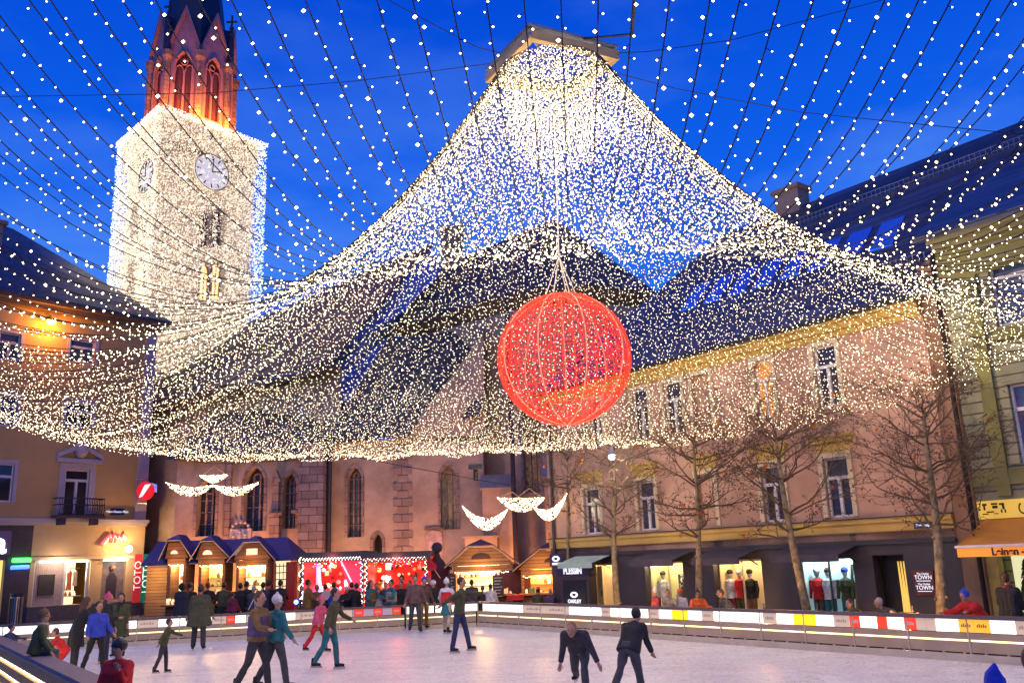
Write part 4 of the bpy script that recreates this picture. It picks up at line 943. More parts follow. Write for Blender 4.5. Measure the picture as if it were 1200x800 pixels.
# ------------------------------------------------------------------ red ball
bcn = Vector((1.46*K+.0, 25*K*.985, 2.2+(7.82-2.2)*K*.985)); BRR = 1.88*K
rbll = thing('light_ball', 'giant red wire ball of lights hanging under the canopy', 'light ball', tuple(bcn))
M_red = emit('red_bulb', (1, .03, .008), 1.15, base=(.35, .01, .01)); M_pk = emit('pink_tube', (1, .26, .15), 1.2, base=(.4, .1, .08)); M_rw = emit('red_rib', (1, .07, .02), .9, base=(.35, .01, .01))
m = MB()
for k in range(36):
    a = 2*PI*k/36+.1; mi = 1 if k % 4 == 0 else 0
    m.tube([bcn+Vector((BRR*math.sin(q)*math.cos(a), BRR*math.sin(q)*math.sin(a), BRR*math.cos(q))) for q in [PI*i/24 for i in range(25)]], .012 if mi else .008, 5, mi, cap=False)
for i in range(1, 18):
    q = PI*i/18; r_ = BRR*math.sin(q); m.tube([bcn+Vector((r_*math.cos(a), r_*math.sin(a), BRR*math.cos(q))) for a in [2*PI*j/36 for j in range(37)]], .006, 4, 0, cap=False)
m.build('wire_frame', [M_rw, M_pk], rbll)
m = MB(); rr = random.Random(3)
for k in range(15000):
    z = rr.uniform(-1, 1); a = rr.uniform(0, 2*PI); r_ = BRR*(1+rr.uniform(-.03, .015)); c_ = math.sqrt(1-z*z); m.octa(bcn+Vector((r_*c_*math.cos(a), r_*c_*math.sin(a), r_*z)), rr.uniform(.008, .014))
tag(m.build('bulbs', M_red, rbll), None, None, None, 'stuff')
m = MB(); tp = Vector((A_.x, A_.y, A_.z-.2)); tb = bcn+Vector((0, 0, BRR+.9))
m.tube([tp, tb], .014, 5)
for k in range(6): a = PI*k/3; m.tube([tb, bcn+Vector((.35*math.cos(a), .35*math.sin(a), BRR*.97))], .010, 4)
m.build('chain', emit('lit_chain', (1, .75, .5), .5, base=(.5, .45, .4)), rbll)

# ------------------------------------------------------------------ rink fences
M_cap = mat('cap_rail', (.12, .085, .09), .5, var=.15, scale=4)
M_tan = mat('tan_board', (.42, .30, .20), .6, var=.14, scale=1.5, bump=.1)
M_kick = mat('kick_board', (.55, .46, .34), .6, var=.15, scale=2)
M_slot = emit('lit_slot', (1, .86, .35), 1.6)
M_pan = {'w': emit('panel_white', (1, .96, .82), 1.15), 'b': emit('panel_beige', (1, .72, .5), .30, base=(.55, .42, .32)), 'y': emit('panel_yellow', (1, .68, .0), .95, base=(.8, .6, .02)),
         'o': emit('panel_orange', (1, .42, .02), .8, base=(.8, .4, .05)), 'r': emit('panel_red', (1, .05, .01), .7, base=(.6, .05, .02)), 'g': emit('panel_mauve', (.6, .42, .5), .28, base=(.4, .32, .36))}
M_post = mat('board_post', (.5, .42, .3), .5, var=.1)
def fence(name, label, fr, s0, s1, panels, slotmat=M_slot, outward=True):
    t = thing(name, label, 'rink fence', tuple(fr.P((s0+s1)/2, 0, 0)), None)
    m = MB(); m.fb(fr, s0, s1, -.12, .05, .79, .86); m.build('cap_rail', M_cap, t)
    m = MB(); m.fb(fr, s0, s1, -.04, .0, .17, .37); m.fb(fr, s0, s1, -.04, .0, .41, .53); m.build('board', M_tan, t)
    m = MB(); m.fb(fr, s0, s1, -.03, .03, 0, .14); m.build('kick_board', M_kick, t)
    m = MB(); m.fb(fr, s0, s1, -.05, -.03, .371, .409); m.build('light_slot', slotmat, t)
    m = MB(); m.fb(fr, s0, s1, -.06, -.045, .141, .169); m.build('gap', M_dark, t)
    m = MB(); s = s0
    while s < s1: p_ = MB(); p_.fb(fr, s, s+.03, -.03, .012, .0, .79); p_.build('post', M_post, t); s += 1.3
    s = s0
    while s < s1: m.fb(fr, s, s+.05, -.035, .02, .14, .17); s += .43
    tag(m.build('spacers', M_post, t), None, None, None, 'stuff')
    for a, b, c in panels:
        if b <= s0 or a >= s1: continue
        m = MB(); m.fb(fr, a+.008, b-.008, -.02, .006, .545, .785); ap_ = m.build('advert_panel', M_pan[c], t)
        if c in 'rob' and b-a > .25:
            q = MB(); w_ = b-a; rq = random.Random(int(a*100))
            for k in range(5): x_ = a+w_*(.18+.13*k); q.fb(fr, x_, x_+w_*.09, .006, .009, .64, .64+(.07 if k % 2 else .05)); 
            q.build('print', M_white if c == 'r' else M_post if c == 'b' else MATS['olive_plaster'], ap_)
    return t
RF = Fr(R_back[:2], rdir[:2]); 
if RF.n.dot(Vector((-1, -1, 0))) < 0: RF.n = -RF.n
sx = lambda px: RF.at(px, 718+max(0, px-560)*.045)[0]
seq = [(566, 580, 'w'), (580, 597, 'w'), (597, 613, 'w'), (613, 640, 'b'), (640, 666, 'b'), (667, 685, 'w'), (685, 705, 'w'), (705, 716, 'b'), (716, 738, 'w'), (738, 760, 'w'), (760, 773, 'b'), (773, 788, 'w'), (788, 797, 'y'), (797, 807, 'y'), (807, 823, 'w'), (823, 837, 'b'), (837, 866, 'w'), (866, 895, 'w'), (895, 911, 'b'), (911, 931, 'w'), (931, 943, 'y'), (943, 957, 'y'), (957, 978, 'w'), (978, 997, 'b'), (997, 1009, 'r'), (1009, 1029, 'w'), (1029, 1041, 'r'), (1041, 1061, 'w'), (1061, 1075, 'r'), (1075, 1087, 'b'), (1087, 1098, 'b'), (1098, 1125, 'w'), (1125, 1143, 'o'), (1143, 1162, 'o'), (1162, 1192, 'w'), (1192, 1215, 'b'), (1215, 1245, 'w')]
fence('rink_fence', 'low rink fence of lit white and yellow panels in front of the shops', RF, 0, 34, [(sx(a), sx(b), c) for a, b, c in seq]+[(sx(1245)+i*1.2, sx(1245)+i*1.2+1.1, 'wb'[i % 2]) for i in range(12)])
BL = Vector((LB0.x, LB0.y, 0)); BR_ = gz(474, 738); BF = Fr(BL[:2], (BR_-BL)[:2])
if BF.n.y > 0: BF.n = -BF.n
bx = lambda px: BF.at(px, 736)[0]
seqb = [(-40, 15, 'w'), (15, 80, 'w'), (80, 120, 'w'), (120, 160, 'w'), (160, 185, 'b'), (185, 215, 'w'), (215, 248, 'w'), (248, 265, 'b'), (265, 275, 'r'), (275, 288, 'w'), (288, 330, 'b'), (330, 346, 'w'), (346, 380, 'b'), (380, 413, 'b'), (413, 415, 'g'), (415, 426, 'r'), (426, 438, 'g'), (438, 448, 'r'), (448, 460, 'g'), (460, 470, 'r')]
fence('rink_fence', 'back rink fence in front of the blue-roofed huts', BF, 0, (BR_-BL).length, [(bx(a), bx(b), c) for a, b, c in seqb])
CFr = Fr(BR_[:2], (R_back-BR_)[:2])
if CFr.n.y > 0: CFr.n = -CFr.n
Lc = (R_back-BR_).length
fence('rink_fence', 'brightly lit rounded corner of the rink fence behind the plaid-jacket skater', CFr, 0.06, Lc-.06, [(i*Lc/5+.05, (i+1)*Lc/5, 'w') for i in range(5)])
# foreground fence, seen from outside
f0, f1 = gz(0, 753, .92), gz(100, 800, .92); f0.z = f1.z = 0
FF = Fr(f0[:2], (f1-f0)[:2])
if FF.n.dot(Vector((-1, -1, 0))) < 0: FF.n = -FF.n
t = thing('foreground_fence', 'near corner of the rink fence with wide dark cap and glowing slots', 'rink fence', tuple(FF.P(0, 0, 0)))
a_, b_ = -6, (f1-f0).length+3.5
ci = gz(133, 797, .92); cw = abs((Vector((ci.x, ci.y, 0))-f0).dot(FF.n))
m = MB(); m.fb(FF, a_, b_, -cw, .03, .86, .92); m.build('cap', mat('grey_capping', (.13, .10, .13), .6, var=.2, scale=6), t)
m = MB(); m.fb(FF, a_, b_, 0, .035, .84, .858); m.build('cap_edge', M_tan, t)
m = MB()
for z0, z1 in ((.0, .14), (.20, .34), (.42, .58), (.66, .84)): m.fb(FF, a_, b_, -.06, -.0, z0, z1)
m.build('plank', mat('olive_plank', (.42, .22, .06), .6, var=.2, scale=2), t)
m = MB()
for z0, z1 in ((.141, .199), (.341, .419), (.581, .659)): m.fb(FF, a_, b_, -.08, -.065, z0, z1)
m.build('light_slot', emit('bright_slot', (1, .80, .40), 7), t)
m = MB(); s = a_
while s < b_: m.fb(FF, s, s+.05, -.064, -.055, 0, .84); s += .62
m.build('post', M_tan, t)

# ------------------------------------------------------------------ market huts
M_blueroof = mat('blue_hut_roof', (.012, .03, .17), .5, var=.2, scale=2, bump=.1)
M_edge = mat('pale_barge_edge', (.5, .33, .18), .6)
M_hutwarm = tilemat('warm_hut_wood', (.34, .17, .06), 3.0, .14, var=.25, rough=.6, mortar=.08)
M_inner = emit('hut_back_wall', (1, .58, .16), .55, base=(.7, .45, .2))  # hut walls glow on their own, lamplight put into the material
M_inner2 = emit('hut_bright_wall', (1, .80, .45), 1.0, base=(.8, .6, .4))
M_gl = [emit('goods_a', (1, .75, .3), .9), emit('goods_b', (1, .3, .05), .6), mat('goods_c', (.25, .05, .03), .6), mat('goods_d', (.5, .35, .15), .6), mat('goods_e', (.06, .04, .03), .6), mat('goods_f', (.1, .25, .08), .6)]  # some wares glow too, their lighting is put into the material
def hut(name, label, Y, px0, px1, ye, tx0, tx1, yt, roofm, wallm, gl, group=None, ridge=None, depth=1.35, open_=(.1, .9), seed=0, inner=None, counter=True):
    fr = Fr((0, Y), (1, 0)); x0, ze = fr.at(px0, ye); x1 = fr.at(px1, ye)[0]; t0, zp = fr.at(tx0, yt); t1 = fr.at(tx1, yt)[0]
    t = thing(name, label, 'market hut', ((x0+x1)/2, Y, GZ), group); rr = random.Random(seed)
    W = x1-x0; ov = .12; b0, b1 = x0+.22, x1-.22
    m = MB(); m.fb(fr, b0, b0+.12, -depth, -.25, GZ, ze+.1); m.build('side_wall', wallm, t); m = MB(); m.fb(fr, b1-.12, b1, -depth, -.25, GZ, ze+.1); m.build('side_wall', wallm, t)
    m = MB(); m.fb(fr, b0+.12, b1-.12, -depth, -depth+.08, GZ, ze+.1); m.build('back_wall', inner or M_inner, t)  # inner wall glows by itself in place of lamplight falling on it
    m = MB(); m.slab([fr.P(x0+.1, -.25, ze+.02), fr.P(x1-.1, -.25, ze+.02), fr.P(t1, -.25, zp-.03), fr.P(t0, -.25, zp-.03)], fr.n*.1); g_ = m.build('gable', wallm, t)
    if gl:
        m = MB(); c = (t0+t1)/2; zc = ze+(zp-ze)*.45; r_ = (x1-x0)*.13
        pts = [(c+r_*math.cos(PI*k/8), zc-.12+r_*.95*math.sin(PI*k/8)) for k in range(9)] if gl == 1 else [(c-r_, zc-.1), (c+r_, zc-.1), (c+r_, zc+.16), (c-r_, zc+.16)]
        m.slab([fr.P(x, -.149, z) for x, z in pts], fr.n*.03); m.build('gable_light', emit('gable_glow', (1, .18, .02), 1.1), g_)
    else:
        m = MB(); c = (t0+t1)/2; zc = ze+(zp-ze)*.42; r_ = (x1-x0)*.14; m.slab([fr.P(c+r_*math.cos(PI*k/8), -.149, zc-.05+r_*.6*math.sin(PI*k/8)) for k in range(9)], fr.n*.03); m.build('gable_opening', mat('dark_opening', (.05, .02, .01), .7), g_)
    m = MB()
    for A, B in (((x0-ov, ze-.06), (t0, zp)), ((t0, zp), (t1, zp)), ((t1, zp), (x1+ov, ze-.06))):
        m.slab([fr.P(A[0], .02, A[1]), fr.P(B[0], .02, B[1]), fr.P(B[0], .02, B[1]+.05), fr.P(A[0], .02, A[1]+.05)], fr.n*-.04)
    m.build('barge_board', M_edge, t)
    zr = zp+(ridge or .25); tm = (t0+t1)/2
    m = MB(); th = (0, 0, .05); B_ = -depth-.1
    m.slab([fr.P(x0-ov, 0, ze-.02), fr.P(t0, 0, zp+.04), fr.P(tm, -.5, zr), fr.P(tm, B_, zr), fr.P(x0-ov, B_, ze-.02)], th)
    m.slab([fr.P(x1+ov, 0, ze-.02), fr.P(x1+ov, B_, ze-.02), fr.P(tm, B_, zr), fr.P(tm, -.5, zr), fr.P(t1, 0, zp+.04)], th)
    m.slab([fr.P(t0, 0, zp+.04), fr.P(t1, 0, zp+.04), fr.P(tm, -.5, zr)], th); m.build('roof', roofm, t)
    m = MB(); m.fb(fr, b0, b1, -.25, -.13, ze-.22, ze); m.build('lintel', wallm, t)
    if counter:
        m = MB(); m.fb(fr, b0-.1, b1+.1, -.35, .15, .88, .95); m.fb(fr, b0, b1, -.25, -.17, GZ, .88); m.build('counter', wallm, t)
        for k in range(int(W*5)):
            x = rr.uniform(b0+.05, b1-.05); m = MB(); h = rr.uniform(.08, .28)
            if k % 3 == 0: m.fb(fr, x-.07, x+.07, -.2, -.05, .95, .95+h)
            else: m.tube([fr.P(x, -.1, .95), fr.P(x, -.1, .95+h*.7), fr.P(x, -.1, .95+h)], [.05, .06, .025], 6)
            m.build('ware', M_gl[rr.randrange(6)], t)
    for zz in (1.25, 1.6, 1.95):
        if zz > ze-.25: break
        m = MB(); m.fb(fr, b0+.15, b1-.15, -depth+.09, -depth+.35, zz, zz+.03); sh_ = m.build('shelf', wallm, t)
        for k in range(int(W*3)):
            x = rr.uniform(b0+.2, b1-.2); m = MB(); h = rr.uniform(.08, .24); m.tube([fr.P(x, -depth+.22, zz+.03), fr.P(x, -depth+.22, zz+.03+h*.6), fr.P(x, -depth+.22, zz+.03+h)], [.06, .07, .02], 6); m.build('ware', M_gl[rr.randrange(6)], sh_)
    m = MB()
    for k in range(int(W*9)):
        x = b0+.1+(b1-b0-.2)*k/(W*9); m.octa(fr.P(x, -.1+.02*math.sin(k*3), ze-.24-.06*abs(math.sin(k*.9))), .022)
    tag(m.build('fairy_lights', M_bulb, t), None, None, None, 'stuff')
    lamp('hut_lamp', fr.P((x0+x1)/2, -depth*.5, ze-.2), (1, .58, .2), 190, .06)
    lamp('hut_front_lamp', fr.P((x0+x1)/2, .5, ze-.12), (1, .5, .16), 40, .05)
    return t, fr, x0, x1, ze, zp
G1 = 'blue-roofed market huts'
hut('market_hut', 'leftmost gabled hut of the blue-roofed row with round orange gable light', 39, 189, 222, 655, 196, 211, 634, M_blueroof, M_wood, 1, G1, seed=1, inner=M_inner2)
hut('market_hut', 'middle gabled hut of the blue-roofed row behind the man in the olive coat', 39, 225, 268, 656, 235, 250, 635, M_blueroof, M_wood, 1, G1, seed=2)
hut('market_hut', 'right gabled hut of the blue-roofed row with square orange gable light', 38.6, 269, 319, 657, 285, 304, 636, M_blueroof, M_wood, 2, G1, seed=3, inner=M_inner2)
# long blue roof joining the row behind
fr = Fr((0, 40.2), (1, 0)); t = thing('market_hall', 'long blue roof joining the gabled market huts', 'market hut', (-13, 41, GZ), G1)
xA = fr.at(176, 640)[0]; xB = fr.at(350, 655)[0]; zE = fr.at(350, 655)[1]; zR = fr.at(300, 631)[1]; xR = fr.at(331, 632)[0]
m = MB(); P0 = [fr.P(xA, .9, zE-.05), fr.P(xB, .9, zE-.05), fr.P(xR, -.9, zR), fr.P(xA, -.9, zR)]; m.slab(P0, (0, 0, .06)); m.slab([fr.P(xB, .9, zE-.05), fr.P(xB, -2.7, zE-.05), fr.P(xR, -.9, zR)], (0, 0, .06)); m.slab([fr.P(xA, -2.7, zE), fr.P(xB, -2.7, zE), fr.P(xR, -.9, zR), fr.P(xA, -.9, zR)], (0, 0, .06))
m.build('roof', M_blueroof, t)
for nmx, p0, p1 in (('red_panel', 340, 350), ('red_panel', 320, 326)):
    m = MB(); a, b = fr.at(p0, 690)[0], fr.at(p1, 690)[0]; m.fb(fr, a, b, .3, .8, GZ, zE-.1); m.build('red_post', mat('red_hut_paint', (.28, .02, .015), .5), t)
a, b = fr.at(335, 690)[0], fr.at(341, 690)[0]
m = MB(); m.fb(fr, a-.35, b, .2, .5, .3, 2.6); o = m.build('display_rack', M_inner2, t)
m = MB()
for k in range(8): m.fb(fr, a-.33, b-.02, .505, .53, .4+.28*k, .44+.28*k)
for k in range(4): m.fb(fr, a-.33+k*.16, a-.30+k*.16, .531, .54, .4, 2.5)
m.build('rack_bar', M_gl[4], o)
f2 = Fr((0, 41.5), (1, 0)); m = MB(); m.fb(f2, f2.at(172, 690)[0], f2.at(196, 690)[0], 0, .1, GZ, f2.at(180, 652)[1]); m.build('back_wall', M_hutwarm, t); lamp('hall_lamp', f2.P(f2.at(184, 690)[0], 1.2, 2.2), (1, .62, .2), 90, .08)
G2 = 'brown-roofed market huts'
M_brroof = mat('brown_hut_roof', (.10, .06, .075), .6, var=.2, scale=3)
hut('market_hut', 'wooden hut with dark blackboards and a customer silhouette right of the stone post', 37.5, 524, 607, 664, 548, 578, 641, M_brroof, M_hutwarm, 0, G2, ridge=.28, seed=5, inner=M_inner2)
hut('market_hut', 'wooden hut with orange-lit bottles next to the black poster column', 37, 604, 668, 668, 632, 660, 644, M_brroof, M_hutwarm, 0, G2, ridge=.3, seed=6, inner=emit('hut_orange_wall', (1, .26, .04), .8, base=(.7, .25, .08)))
for nm, p0, p1 in (('left', 527, 534), ('right', 578, 590)):
    fr = Fr((0, 37.2), (1, 0)); a, z0 = fr.at(p0, 699); b, z1 = fr.at(p1, 673)
    t = thing('blackboard', 'chalk menu blackboard at the %s side of the hut opening' % nm, 'menu board', (a, 37.2, z0)); m = MB(); m.fb(fr, a, b, 0, .04, z0, z1); m.build('slate', M_dark, t)
    m = MB()
    for k in range(7): m.fb(fr, a+.06, b-.06-(k % 3)*.05, .04, .046, z1-.12-k*.12, z1-.10-k*.12)
    m.build('chalk_line', M_white, t)
t = thing('red_table', 'red-covered counter between the two brown-roofed huts', 'table', (onY(610, 705, 37)))
fr = Fr((0, 36.6), (1, 0)); a, z = fr.at(594, 697); b = fr.at(614, 697)[0]; m = MB(); m.fb(fr, a, b, -.5, .1, z-.06, z); m.fb(fr, a, b, .1, .13, z-.2, z); m.build('cloth', mat('red_cloth', (.6, .02, .02), .7), t)
m = MB(); m.fb(fr, a+.05, a+.1, -.4, -.35, GZ, z-.06); m.fb(fr, b-.1, b-.05, -.4, -.35, GZ, z-.06); m.build('leg', M_dark, t)
m = MB(); m.fb(Fr((0, 37.8), (1, 0)), a-.3, b+.3, 0, .1, GZ, 2.1); m.build('backing', mat('maroon_board', (.08, .015, .02), .7), t)
# red booths
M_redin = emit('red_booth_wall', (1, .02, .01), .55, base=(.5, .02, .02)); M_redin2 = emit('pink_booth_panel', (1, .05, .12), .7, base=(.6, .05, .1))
M_gb = [emit('garland_white', (1, .85, .7), 5), emit('garland_red', (1, .08, .04), 3), emit('garland_blue', (.1, .25, 1), 4), emit('garland_yellow', (1, .6, .1), 3)]
def booth(label, px0, px1, yt, Y, kind, seed):
    fr = Fr((0, Y), (1, 0)); x0, zt = fr.at(px0, yt+4); x1 = fr.at(px1, yt)[0]; rr = random.Random(seed); D = 2.6
    t = thing('market_booth', label, 'market booth', ((x0+x1)/2, Y, GZ), 'red flat-roofed booths')
    m = MB(); m.fb(fr, x0-.1, x1+.15, -D-.1, .35, zt-.12, zt+.08); m.fb(fr, x0-.1, x1+.15, .351, .37, zt-.3, zt+.05); m.build('flat_roof', mat('dark_teal_roof', (.02, .035, .045), .5), t)
    m = MB(); m.fb(fr, x0, x1, -D, -D+.08, GZ, zt-.12); m.fb(fr, x0, x0+.1, -D+.08, 0, GZ, zt-.12); m.fb(fr, x1-.1, x1, -D+.08, 0, GZ, zt-.12); m.build('wall', M_redin, t)
    m = MB()
    for x in (x0, x1-.08): m.fb(fr, x, x+.08, .0, .1, GZ, zt-.12)
    m.build('post', M_dark, t)
    m = MB(); m.fb(fr, x0+.3, x1-.5, -.5, 0, .8, .88); m.fb(fr, x0+.3, x1-.5, -.1, -.05, GZ, .8); m.build('counter', mat('red_counter', (.35, .02, .02), .6), t)
    for k in range(44):
        x = rr.uniform(x0+.15, x1-.15); z = rr.uniform(1.1, zt-.35); c = M_gl[rr.randrange(6)] if rr.random() < .6 else M_gb[rr.randrange(4)]; m = MB(); r_ = rr.uniform(.04, .1)
        if rr.random() < .5: m.ball(fr.P(x, -D+.25, z), r_, 7, 5)
        else: m.fb(fr, x-r_, x+r_, -D+.1, -D+.25, z-r_*1.4, z+r_*1.4)
        m.build('ware', c, t)
    m = MB()
    n = 60
    for k in range(n):
        x = x0+(x1-x0)*k/n; m.octa(fr.P(x, .39, zt-.2+.05*math.sin(k*2.1)), .022, k % 2 if kind else 0)
    for k in range(46):
        z = zt-.2-k*.05
        for x in (x0+.05, x1-.05): m.octa(fr.P(x+.05*math.sin(k*1.3), .14, z), .022, (0 if kind == 1 else (k % 3 == 0)*2))
    for k in range(90): m.octa(fr.P(rr.uniform(x0+.1, x1-.1), rr.uniform(-D+.3, 0), zt-rr.uniform(.15, .5)), .02, rr.randrange(4))
    tag(m.build('garland', M_gb, t), None, None, None, 'stuff')
    if kind == 0:
        m = MB(); m.slab([fr.P(x1-1.1, -.3, zt-.2), fr.P(x1-.1, -.3, zt-.2), fr.P(x1-.1, -.3, 1.1), fr.P(x1-.5, -.3, 1.1)], fr.n*.05); m.build('pink_drape', M_redin2, t)
        m = MB(); m.tube([fr.P(x1-1.0, -.22, zt-.25), fr.P(x1-.3, -.22, 1.2)], .03, 5); m.tube([fr.P(x0+.5, -.8, zt-.5), fr.P(x0+.62, -.8, 1.4)], .07, 5); m.build('neon_tube', emit('pink_neon', (1, .4, .55), 2.0), t)
        m = MB(); m.fb(fr, x0+.42, x0+.6, -.9, -.8, 1.3, zt-.4); m.build('blue_garland', emit('violet_glow', (.2, .15, 1), 1.3), t)
    lamp('booth_lamp', fr.P((x0+x1)/2, -.9, zt-.45), (1, .10, .07), 60, .08); lamp('booth_front_lamp', fr.P((x0+x1)/2, .8, zt-.2), (1, .16, .12), 28, .05)
    return t
booth('open red booth with pink drape and garlands left of the teal-vest helpers', 354, 426, 646, 37.8, 0, 4)
booth('open red booth with star garland round its frame behind the teal-vest helpers', 428, 501, 646, 37.6, 1, 9)
t = thing('red_parasol', 'red slanted awning flap beside the red booth', 'awning', (onY(508, 660, 37.6))); m = MB(); m.slab([onY(500, 650, 37.6), onY(512, 663, 37.6), onY(511, 668, 36.6), onY(500, 668, 36.6)], (0, 0, .04)); m.build('cloth', mat('red_cloth', (.6, .02, .02), .7), t)
m = MB(); m.tube([onY(503, 658, 37.4), onY(516, 677, 37.2)], .02, 4); m.build('pole', M_white, t)
p = onY(513, 712, 39.5); t = thing('stone_post', 'dark stone gate post with a ball finial behind the huts', 'gate post', (p.x, p.y, GZ))
z = onY(513, 668, 39.5).z; m = MB(); m.box(p.x-.5, p.x+.5, 39, 40, GZ, z); m.box(p.x-.6, p.x+.6, 38.9, 40.1, z, z+.15)
m.tube([(p.x, 39.5, q) for q in (z+.15, z+.35, z+.55, z+.75)], [.42, .33, .16, .1], 10); m.ball((p.x, 39.5, z+.95), .24, 10, 7); m.build('stonework', mat('charcoal_stone', (.07, .05, .06), .9, var=.2, scale=5), t)  # dark stone tone with slight random variation
t = thing('low_wall', 'dark low roofline between stone post and hut', 'wall', (p.x+.2, 39.5, GZ)); m = MB(); m.box(p.x-.5, p.x+5.2, 40.2, 40.8, GZ, z-.15); m.build('wall', mat('charcoal_stone', (.07, .05, .06), .9, var=.2, scale=5), t)
# added lamps hidden behind the huts, put in to warm the church wall
FLB = iter(('below the left church window', 'between the two tall left windows', 'beside the stair turret', 'behind the left red booth', 'behind the dark stone post', 'below the choir window'))
for x, pw, cc in ((-17, 420, (1, .36, .08)), (-13.5, 420, (1, .36, .08)), (-9, 260, (1, .45, .2)), (-5, 220, (1, .45, .25)), (-1.5, 240, (1, .38, .14)), (2.2, 420, (1, .32, .06))):
    t = thing('fill_lamp', 'added unseen fill lamp for the church wall, '+next(FLB), 'fill_lamp', (x, 43.2, GZ), 'added fill lamps behind the huts'); m = MB(); m.box(x-.2, x+.2, 43.1, 43.3, .35, .65); m.tube([(x, 43.2, GZ), (x, 43.2, .35)], .03, 6); m.build('housing', M_dark, t)
    lamp('fill_lamp_beam', (x, 43.35, .8), cc, pw*2.2, .25, 'SPOT', rot=(0, 1, .62), spot=2.5)
# added low lamps, hidden by the fence, to brighten the shop facades
for s_, pw, lb in ((2.5, 120, 'slim tree'), (7.5, 140, 'sports window'), (11.2, 140, 'thick tree')):
    q = FR.P(s_, 3.2, .0); t = thing('facade_fill', 'added unseen fill light behind the rink fence near the '+lb, 'fill light', (q.x, q.y, GZ), 'added fill lights behind the rink fence'); m = MB(); m.cyl((q.x, q.y, GZ), .07, .45, 10); m.build('post', M_dark, t); m = MB(); m.cyl((q.x, q.y, .33), .065, .1, 10); m.build('lens', emit('amber_lens', (1, .6, .25), 4), t)
    lamp('facade_fill_light', (q.x, q.y, .55), (1, .5, .18), pw, .1)

# ------------------------------------------------------------------ bare plane trees
M_bark = mat('mottled_bark', (.22, .15, .07), .85, var=.5, scale=6, bump=.5, col2=(.34, .27, .15))
M_twig = mat('brown_twig', (.10, .065, .04), .9)
M_leaf = mat('withered_leaf', (.42, .12, .015), .7, var=.4, scale=9)
def tree(label, pxb, pyb, Y, pxt, pyt, spread, seed, whorls, rbase=.15):
    b = onY(pxb, pyb, Y); b.z = GZ; top = onY(pxt, pyt, Y); rr = random.Random(seed)
    t = thing('plane_tree', label, 'tree', tuple(b), 'bare plane trees in front of the pink house')
    pts = []; n = 9
    for i in range(n):
        q = i/(n-1); p = b.lerp(top, q); p += Vector((.06*math.sin(q*5+seed), .05*math.cos(q*4+seed), 0))*(1 if 0 < q < 1 else 0); pts.append(p)
    m = MB(); rad = [rbase*.82*(1.25 if i == 0 else 1)*(1-.72*i/(n-1)) for i in range(n)]; m.tube(pts, rad, 10)
    for k in range(9):
        q = rr.uniform(.15, .6); p = b.lerp(top, q); a = rr.uniform(0, 6.28); m.ball(p+Vector((math.cos(a), math.sin(a), 0))*rbase*(1-.7*q)*.8, .035, 6, 4)
    m.build('trunk', M_bark, t, smooth=True)
    tw = MB(); lf = MB()
    def branch(p, d, l, r, lev):
        n = 6 if lev < 2 else 4; P = [p]; dd = d.normalized()
        for i in range(n):
            dd = (dd+Vector((rr.uniform(-.35, .35), rr.uniform(-.35, .35), rr.uniform(-.25, .28)+(.05 if lev < 2 else -.04)))).normalized()
            P.append(P[-1]+dd*l/n)
            if lev < 3 and i > 0:
                for _ in range(1 if lev < 2 else (1 if rr.random() < .75 else 0)+0):
                    s_ = Vector((rr.uniform(-1, 1), rr.uniform(-1, 1), rr.uniform(-.5, .7))); branch(P[-1], (dd*.7+s_*.9), l*rr.uniform(.35, .6), r*.5*(1-.4*i/n), lev+1)
        if lev >= 1 and rr.random() < .012:
            c = P[-1]; s = rr.uniform(.04, .07); a = rr.uniform(0, 3); lf.slab([c+Vector((math.cos(a+q)*s, math.sin(a+q)*s*.6, math.sin(q*2+a)*s)) for q in (0, 1.6, 3.1, 4.7)], (0, .004, .004))
        if lev >= 2 and rr.random() < .3: tw.ball(P[-1], .022, 5, 3)
        tw.tube(P, [max(.0045, r*(1-.75*i/n)) for i in range(n+1)], 5 if lev < 2 else 3, cap=False)
    for q, cnt, ln in whorls:
        for k in range(cnt):
            a = 2*PI*k/cnt+rr.uniform(-.4, .4); p = b.lerp(top, q+rr.uniform(-.03, .03)); d = Vector((math.cos(a), math.sin(a)*.8, rr.uniform(.0, .55)))
            branch(p, d, ln*spread*rr.uniform(.75, 1.15), .038*(1.2-q*.6), 0)
    tag(tw.build('branches', M_twig, t), None, None); 
    if lf.v: lf.build('withered_leaves', M_leaf, t)
WH = ((.50, 4, .7), (.62, 5, .9), (.74, 6, 1.0), (.86, 6, 1.0), (.97, 7, .85))
tree('bare tree lit by the hanging street lamp, leftmost of the row', 724, 712, 29.3, 716, 520, 1.9, 3, WH)
tree('bare tree with pale slim trunk standing left of the cream shop window', 818, 704, 26.6, 812, 512, 1.9, 5, WH, .14)
tree('bare tree with leaning mossy trunk in front of the cool-lit sports window', 946, 718, 23.8, 908, 505, 1.8, 8, WH, .16)
tree('bare tree with thick trunk beside the brown house corner, rightmost of the row', 1103, 726, 20.6, 1082, 478, 1.75, 12, WH, .17)
tree('bare dark tree between the choir and the pink house', 668, 705, 33.5, 664, 515, 1.9, 15, ((.6, 4, .5), (.75, 5, .6), (.9, 6, .7)), .09)
p = onY(760, 580, 0) if False else None
